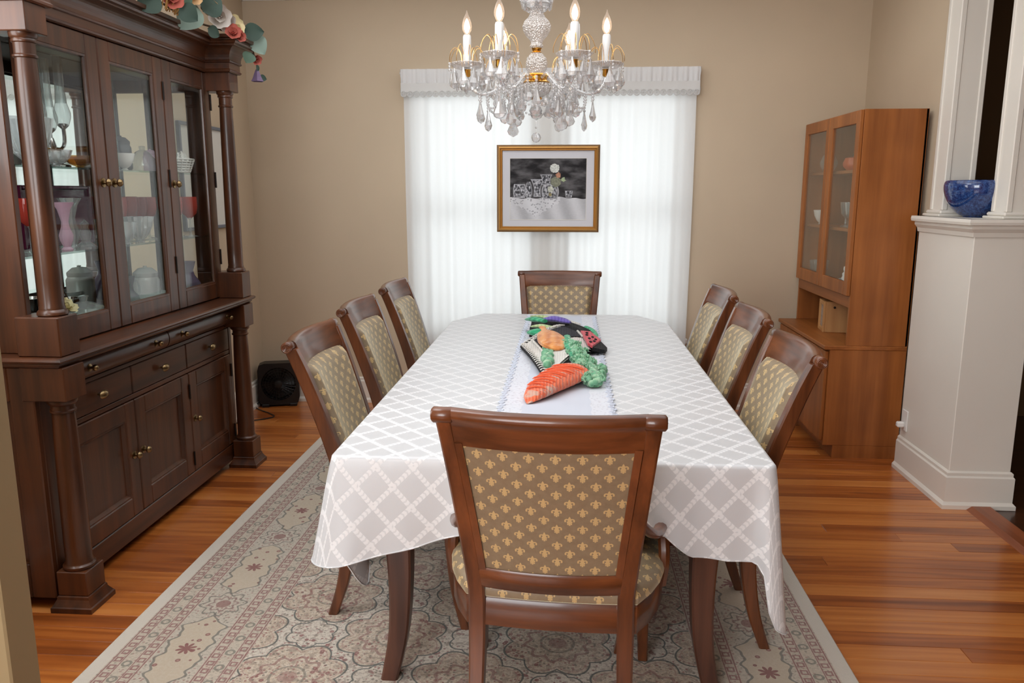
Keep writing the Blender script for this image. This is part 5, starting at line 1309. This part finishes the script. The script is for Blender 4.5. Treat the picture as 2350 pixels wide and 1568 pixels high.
obj('body', MB().lathe([(0, 0), (0.035, 0), (0.036, 0.012), (0.026, 0.05), (0.016, 0.075), (0.018, 0.09), (0.008, 0.1), (0.013, 0.115), (0.011, 0.13), (0, 0.135)], 18, T(1.65, 4.83, S0)).sphere((1.64, 4.865, S0+0.035), 0.025, 12, 8), 'white_gloss', fg)
M['china_blue'] = plain('china_blue', L(120, 150, 170), 0.3)
obj('sash', MB().tube([(1.65+0.027*cos(t*pi/8), 4.83+0.027*sin(t*pi/8), S0+0.05+0.006*sin(t)) for t in range(17)], 0.005, 6), 'china_blue', fg)
wbx = thing('wooden_box', (1.66, 4.985, 0.655), 'pale wooden box with a framed front in the teak cabinet niche', 'box', rz=radians(-8))
BXM = BASE[wbx.name]
bb = MB().box(-0.07, 0.09, -0.085, 0.085, 0, 0.19, 0.003, BXM)
obj('body', bb, 'pale_wood', wbx)
bfm = MB()
for (y0, y1, z0, z1) in ((-0.085, -0.062, 0, 0.19), (0.062, 0.085, 0, 0.19), (-0.062, 0.062, 0, 0.025), (-0.062, 0.062, 0.165, 0.19)): bfm.box(-0.082, -0.069, y0, y1, z0, z1, 0.002, BXM)
obj('door_frame', bfm, 'pale_wood', wbx)
M['woven'] = knit('woven_panel', [(0.0, L(120, 88, 58)), (1.0, L(170, 136, 98))], 120, 'z')
obj('woven_panel', MB().box(-0.0715, -0.0702, -0.062, 0.062, 0.025, 0.165, 0, BXM), 'woven', wbx)
obj('knob', MB().sphere((-0.02, -0.088, 0.155), 0.007, 10, 6, BXM), 'hinge', wbx)
# ================================================================ BLUE BOWL
def bluemat():
    m = start('speckled_blue_glaze'); x, y, z = coord(); v = comb(x, y, z)
    n1 = noise(v, 70.0, 3.0, 0.7); n2 = noise(v, 260.0, 2.0)
    c = mixc(sstep(n1*0.6+n2*0.5, 0.42, 0.72), L(18, 32, 84), L(58, 92, 150)); finish(princ(c, 0.12, 0.0, None, Coat_Weight=0.5)); return m
M['blue'] = bluemat()
bp = [(0.0, 0.0), (0.045, 0.0), (0.048, 0.004), (0.075, 0.018), (0.108, 0.052), (0.130, 0.098), (0.137, 0.135), (0.134, 0.158), (0.128, 0.166), (0.124, 0.164), (0.128, 0.135), (0.118, 0.09), (0.09, 0.04), (0.05, 0.012), (0, 0.009)]
single('blue_bowl', MB().lathe(crom(bp, 3), 40, T(1.978, 4.06, PZ+0.0262, s=1.06)), 'blue', 'speckled cobalt blue ceramic bowl on the white pedestal between posts', 'bowl')
# ================================================================ FAN
fn = thing('box_fan', (-2.035, 5.36, 0.0), 'black box fan on the floor in the far left corner', 'fan', rz=radians(16))
FM = BASE[fn.name]
def Fp(n, mb, mat, par=None): return obj(n, mb, mat, par or fn)
hs = MB(); NB = 32; o_, i_ = [], []
for k in range(NB):
    a = 2*pi*k/NB; c, s = cos(a), sin(a); q = max(abs(c), abs(s))
    rr_ = min(1/q, 1.30); o_.append((0.14*rr_*c, 0.15*rr_*s)); i_.append((0.118*c, 0.118*s))
def ringp(pts, y): return [(x, y, 0.165+z) for x, z in pts]
hs.loft([ringp(i_, -0.05), ringp(i_, 0.05), ringp(o_, 0.05), ringp(o_, -0.05), ringp(i_, -0.05)], True, False, False, FM)
Fp('housing', hs, 'black_plastic')
Fp('back_plate', MB().lathe([(0, 0), (0.12, 0), (0.12, 0.004), (0, 0.004)], 28, FM @ Matrix.Translation((0, 0.046, 0.165)) @ Matrix.Rotation(pi/2, 4, 'X')), 'black_plastic')
gr = MB()
for r_ in (0.03, 0.05, 0.07, 0.09, 0.108): gr.tube([(r_*cos(t*pi/14), -0.052, 0.165+r_*sin(t*pi/14)) for t in range(29)], 0.0018, 5, FM, False)
for k in range(28):
    a = 2*pi*k/28; gr.tube([(0.025*cos(a), -0.053, 0.165+0.025*sin(a)), (0.119*cos(a+0.25), -0.050, 0.165+0.119*sin(a+0.25))], 0.0017, 5, FM)
Fp('grille', gr, 'black_plastic')
Fp('hub', MB().lathe([(0, 0), (0.026, 0), (0.026, 0.006), (0.012, 0.010), (0, 0.011)], 18, FM @ Matrix.Translation((0, -0.05, 0.165)) @ Matrix.Rotation(pi/2, 4, 'X')), 'black_plastic')
for k in range(4):
    a = k*pi/2+0.4
    Fp('blade', MB().grid(lambda u, v: (lerp(0.02, 0.108, u)*cos(a+(v-0.5)*1.1), -0.01+(v-0.5)*0.035, 0.165+lerp(0.02, 0.108, u)*sin(a+(v-0.5)*1.1)), 6, 6, True, None, FM), 'black_plastic')
for x in (-0.095, 0.095): Fp('foot', MB().box(x-0.025, x+0.025, -0.055, 0.055, 0.0, 0.022, 0.004, FM), 'black_plastic')
cd = MB().tube(crom([(-2.15, 5.30, 0.06), (-2.175, 5.27, 0.012), (-2.14, 5.22, 0.006), (-2.02, 5.12, 0.005), (-1.965, 5.045, 0.005), (-2.02, 4.98, 0.005), (-2.14, 4.90, 0.005), (-2.16, 4.80, 0.005)], 8), 0.0038, 6)
single('power_cord', cd, 'black_plastic', 'thin black power cord lying on floor beside the box fan', 'cord')
# ================================================================ CHANDELIER
CX, CYY = -0.138, 3.42
ch = thing('chandelier', (CX, CYY, 1.70), 'brass and crystal chandelier with six lit candle bulbs above the table', 'chandelier')
def C(n, mb, mat, par=None): return obj(n, mb, mat, par or ch)
TC = T(CX, CYY, 0)
C('finial', MB().lathe([(0, 1.852), (0.006, 1.854), (0.004, 1.860), (0.010, 1.866), (0.006, 1.872), (0.022, 1.878), (0.026, 1.884), (0.014, 1.890), (0.0, 1.892)], 18, TC), 'gold')
C('lower_bowl', MB().lathe([(0.0, 1.888), (0.030, 1.890), (0.052, 1.904), (0.060, 1.922), (0.058, 1.940), (0.05, 1.942), (0.0, 1.94)], 36, TC, True, 0.04, 18), 'crystal_cut')
C('arm_hub', MB().lathe([(0.0, 1.940), (0.050, 1.941), (0.056, 1.946), (0.050, 1.952), (0.045, 1.956), (0.045, 1.968), (0.050, 1.972), (0.046, 1.978), (0.0, 1.980)], 24, TC), 'gold')
C('glass_ball', MB().lathe([(0.0, 1.978), (0.030, 1.980), (0.043, 1.998), (0.046, 2.018), (0.040, 2.042), (0.024, 2.060), (0.0, 2.062)], 28, TC), 'crystal_cut')
C('collar', MB().lathe([(0, 2.060), (0.018, 2.060), (0.022, 2.064), (0.017, 2.068), (0.019, 2.076), (0.023, 2.080), (0, 2.081)], 20, TC), 'gold')
C('urn', MB().lathe([(0.0, 2.079), (0.022, 2.080), (0.028, 2.088), (0.022, 2.098), (0.026, 2.110), (0.042, 2.128), (0.054, 2.148), (0.057, 2.166), (0.050, 2.184), (0.034, 2.200), (0.027, 2.215), (0.025, 2.25), (0.030, 2.31), (0.022, 2.33), (0, 2.332)], 40, TC, True, 0.03, 20), 'crystal_cut')
C('rod', MB().lathe([(0, 2.33), (0.010, 2.33), (0.010, 2.78), (0.055, 2.80), (0.06, 2.848), (0, 2.849)], 16, TC), 'gold')
C('upper_canopy', MB().lathe([(0.020, 2.335), (0.052, 2.318), (0.066, 2.322), (0.060, 2.330), (0.020, 2.345)], 28, TC, True, 0.05, 8), 'crystal_cut')
# shared crystal meshes (hang from origin downwards)
def pend(l, w_, fl_):
    p = [(0.0, 0.0), (w_*0.16, -l*0.04), (w_*0.30, -l*0.22), (w_*0.62, -l*0.50), (w_*1.0, -l*0.74), (w_*0.72, -l*0.90), (0.0, -l)]
    return MB().lathe(p, 8, Matrix.Diagonal((1, fl_, 1, 1)), False)
def shared(mb, mat):
    me = mb.mesh('crystal'); me.materials.append(M[mat]); return me
PD_L, PD_M, PD_S = shared(pend(0.086, 0.027, 0.45), 'crystal'), shared(pend(0.074, 0.022, 0.45), 'crystal'), shared(pend(0.078, 0.013, 0.6), 'crystal')
PD_T = shared(pend(0.094, 0.029, 0.45), 'crystal')
bead = MB()
for k in range(3): bead.sphere((0, 0, -0.006-0.0125*k), 0.0062, 8, 5)
BEAD3 = shared(bead, 'crystal')
def hang(name, me, x, y, z, rz, par): 
    o = obj(name, me, None, par, world=False); o.location = (x-CX, y-CYY, z-1.70); o.rotation_euler = (0, 0, rz); return o
rc = random.Random(2); AR = 0.286
for k in range(6):
    th = radians(60*k+2.5)        # first arm straight to the right
    e = Vector((cos(th), sin(th), 0)); t_ = Vector((-sin(th), cos(th), 0)); O = Vector((CX, CYY, 0))
    q = crom([(0.046, 1.962), (0.085, 1.972), (0.125, 1.945), (0.175, 1.910), (0.225, 1.900), (0.268, 1.922), (AR, 1.962), (AR, 1.985)], 5)
    ar = C('arm', MB().tube([O+e*r_+Vector((0, 0, z)) for r_, z in q], 0.0065, 8), 'crystal')
    B = O+e*AR
    TB = Matrix.Translation(B)
    C('socket_cup', MB().lathe([(0, 1.968), (0.010, 1.968), (0.014, 1.974), (0.013, 1.992), (0.016, 1.997), (0, 1.998)], 16, TB), 'gold', ar)
    C('bobeche', MB().lathe([(0.010, 1.999), (0.035, 1.998), (0.058, 2.006), (0.070, 2.020), (0.067, 2.0225), (0.055, 2.011), (0.034, 2.004), (0.012, 2.006)], 32, TB, True, 0.05, 10), 'crystal_cut', ar)
    C('candle', MB().lathe([(0, 2.004), (0.0165, 2.004), (0.017, 2.012), (0.0165, 2.06), (0.0172, 2.09), (0.0168, 2.126), (0.014, 2.133), (0, 2.134)], 18, TB).tube([B+Vector((0.017*cos(a), 0.017*sin(a), 2.126-0.0)) if j == 0 else B+Vector((0.0175*cos(a), 0.0175*sin(a), 2.126-0.012*j)) for a in (th+1.0,) for j in range(6)], [0.002, 0.003, 0.0032, 0.003, 0.0028, 0.001], 6), 'candle', ar)
    C('bulb', MB().lathe([(0.009, 2.132), (0.0105, 2.138), (0.018, 2.152), (0.0205, 2.166), (0.0185, 2.182), (0.012, 2.200), (0.0055, 2.212), (0.0018, 2.226), (0.0, 2.229)], 18, TB), 'bulb', ar)
    C('filament', MB().lathe([(0, 2.138), (0.007, 2.144), (0.0115, 2.156), (0.012, 2.166), (0.009, 2.180), (0.004, 2.192), (0, 2.198)], 14, TB), 'glow', ar)
    # gold wire sprays with bead strands
    for j in range(8):
        a = th+2*pi*j/8+0.3; d = Vector((cos(a), sin(a), 0)); hgt = 2.082+0.008*((j*3) % 4)/3; ro_ = 0.073+0.006*(j % 2)
        pts = crom([(0.022, 2.008), (0.027, 2.055), (0.045, hgt), (0.064, hgt-0.012), (ro_, 2.045), (ro_+0.001, 2.022)], 4)
        C('wire_spray', MB().tube([B+d*r_+Vector((0, 0, z)) for r_, z in pts], 0.0013, 5), 'gold_wire', ar)
        if j % 2 == 0: hang('bead_strand', BEAD3, B.x+d.x*(ro_+0.001), B.y+d.y*(ro_+0.001), 2.024, 0, ar)
    for j in range(9):
        a = th+2*pi*j/9; d = Vector((cos(a), sin(a), 0)); z = 2.012
        hang('pendant', PD_L if j % 2 else PD_M, B.x+d.x*0.066, B.y+d.y*0.066, z-0.012, a+pi/2+rc.uniform(-0.4, 0.4), ar)
        if j % 2: hang('pendant', PD_S, B.x+d.x*0.050, B.y+d.y*0.050, z-0.03, a+rc.uniform(-1, 1), ar)
    # long drops under the arm
    p = O+e*0.20
    hang('bead_strand', BEAD3, p.x, p.y, 1.900, 0, ar); hang('bead_strand', BEAD3, p.x, p.y, 1.862, 0, ar)
    hang('pendant', PD_T, p.x, p.y, 1.842+0.012*sin(k*2.1), th+pi/2+rc.uniform(-0.5, 0.5), ar)
    p = O+e*0.135+t_*0.012
    hang('bead_strand', BEAD3, p.x, p.y, 1.935, 0, ar)
    hang('pendant', PD_L, p.x, p.y, 1.897, th+pi/2+rc.uniform(-0.6, 0.6), ar)
    for r_, z, da, me in ((0.105, 1.968, 0.18, PD_M), (0.165, 1.925, -0.10, PD_L), (0.165, 1.930, 0.16, PD_M), (0.235, 1.905, 0.10, PD_M), (0.235, 1.905, -0.14, PD_L), (0.12, 1.93, 0.45, PD_M), (0.18, 1.95, 0.52, PD_L)):
        p = O+Vector((cos(th+da), sin(th+da), 0))*r_
        hang('bead_strand', BEAD3, p.x, p.y, z, 0, ar); hang('pendant', me, p.x, p.y, z-0.036, th+pi/2+rc.uniform(-0.9, 0.9), ar)
    # bead swag to the next arm
    e2 = Vector((cos(th+pi/3), sin(th+pi/3), 0)); sw = MB()
    for j in range(17):
        f = j/16; r_ = 0.205; pp = O+(e*(1-f)+e2*f).normalized()*r_; z = 1.905-0.072*4*f*(1-f)
        sw.sphere((pp.x, pp.y, z), 0.0055, 7, 5)
    C('bead_swag', sw, 'crystal')
    # inner ring below the bowl and ring under the canopy
    a = th+0.5; pp = O+Vector((cos(a), sin(a), 0))*0.085
    hang('bead_strand', BEAD3, pp.x, pp.y, 1.925, 0, ch); hang('pendant', PD_L, pp.x, pp.y, 1.888, a+pi/2, ch)
    a = th+0.1; pp = O+Vector((cos(a), sin(a), 0))*0.052
    hang('pendant', PD_T, pp.x, pp.y, 2.318, a+pi/2, ch)
    a = th+0.62; pp = O+Vector((cos(a), sin(a), 0))*0.060
    hang('pendant', PD_L, pp.x, pp.y, 2.33, a+pi/2, ch)
C('bottom_chain', MB().tube([(CX, CYY, 1.853), (CX, CYY, 1.744)], 0.0012, 5).sphere((CX, CYY, 1.80), 0.004, 8, 5).sphere((CX, CYY, 1.765), 0.005, 8, 5), 'crystal')
bl_ = MB()
pr_ = [(0.0, -0.021), (0.010, -0.0185), (0.0175, -0.0115), (0.021, 0.0), (0.0175, 0.0115), (0.010, 0.0185), (0.0, 0.021)]
C('crystal_ball', bl_.lathe(pr_, 14, T(CX, CYY, 1.724), False), 'crystal')
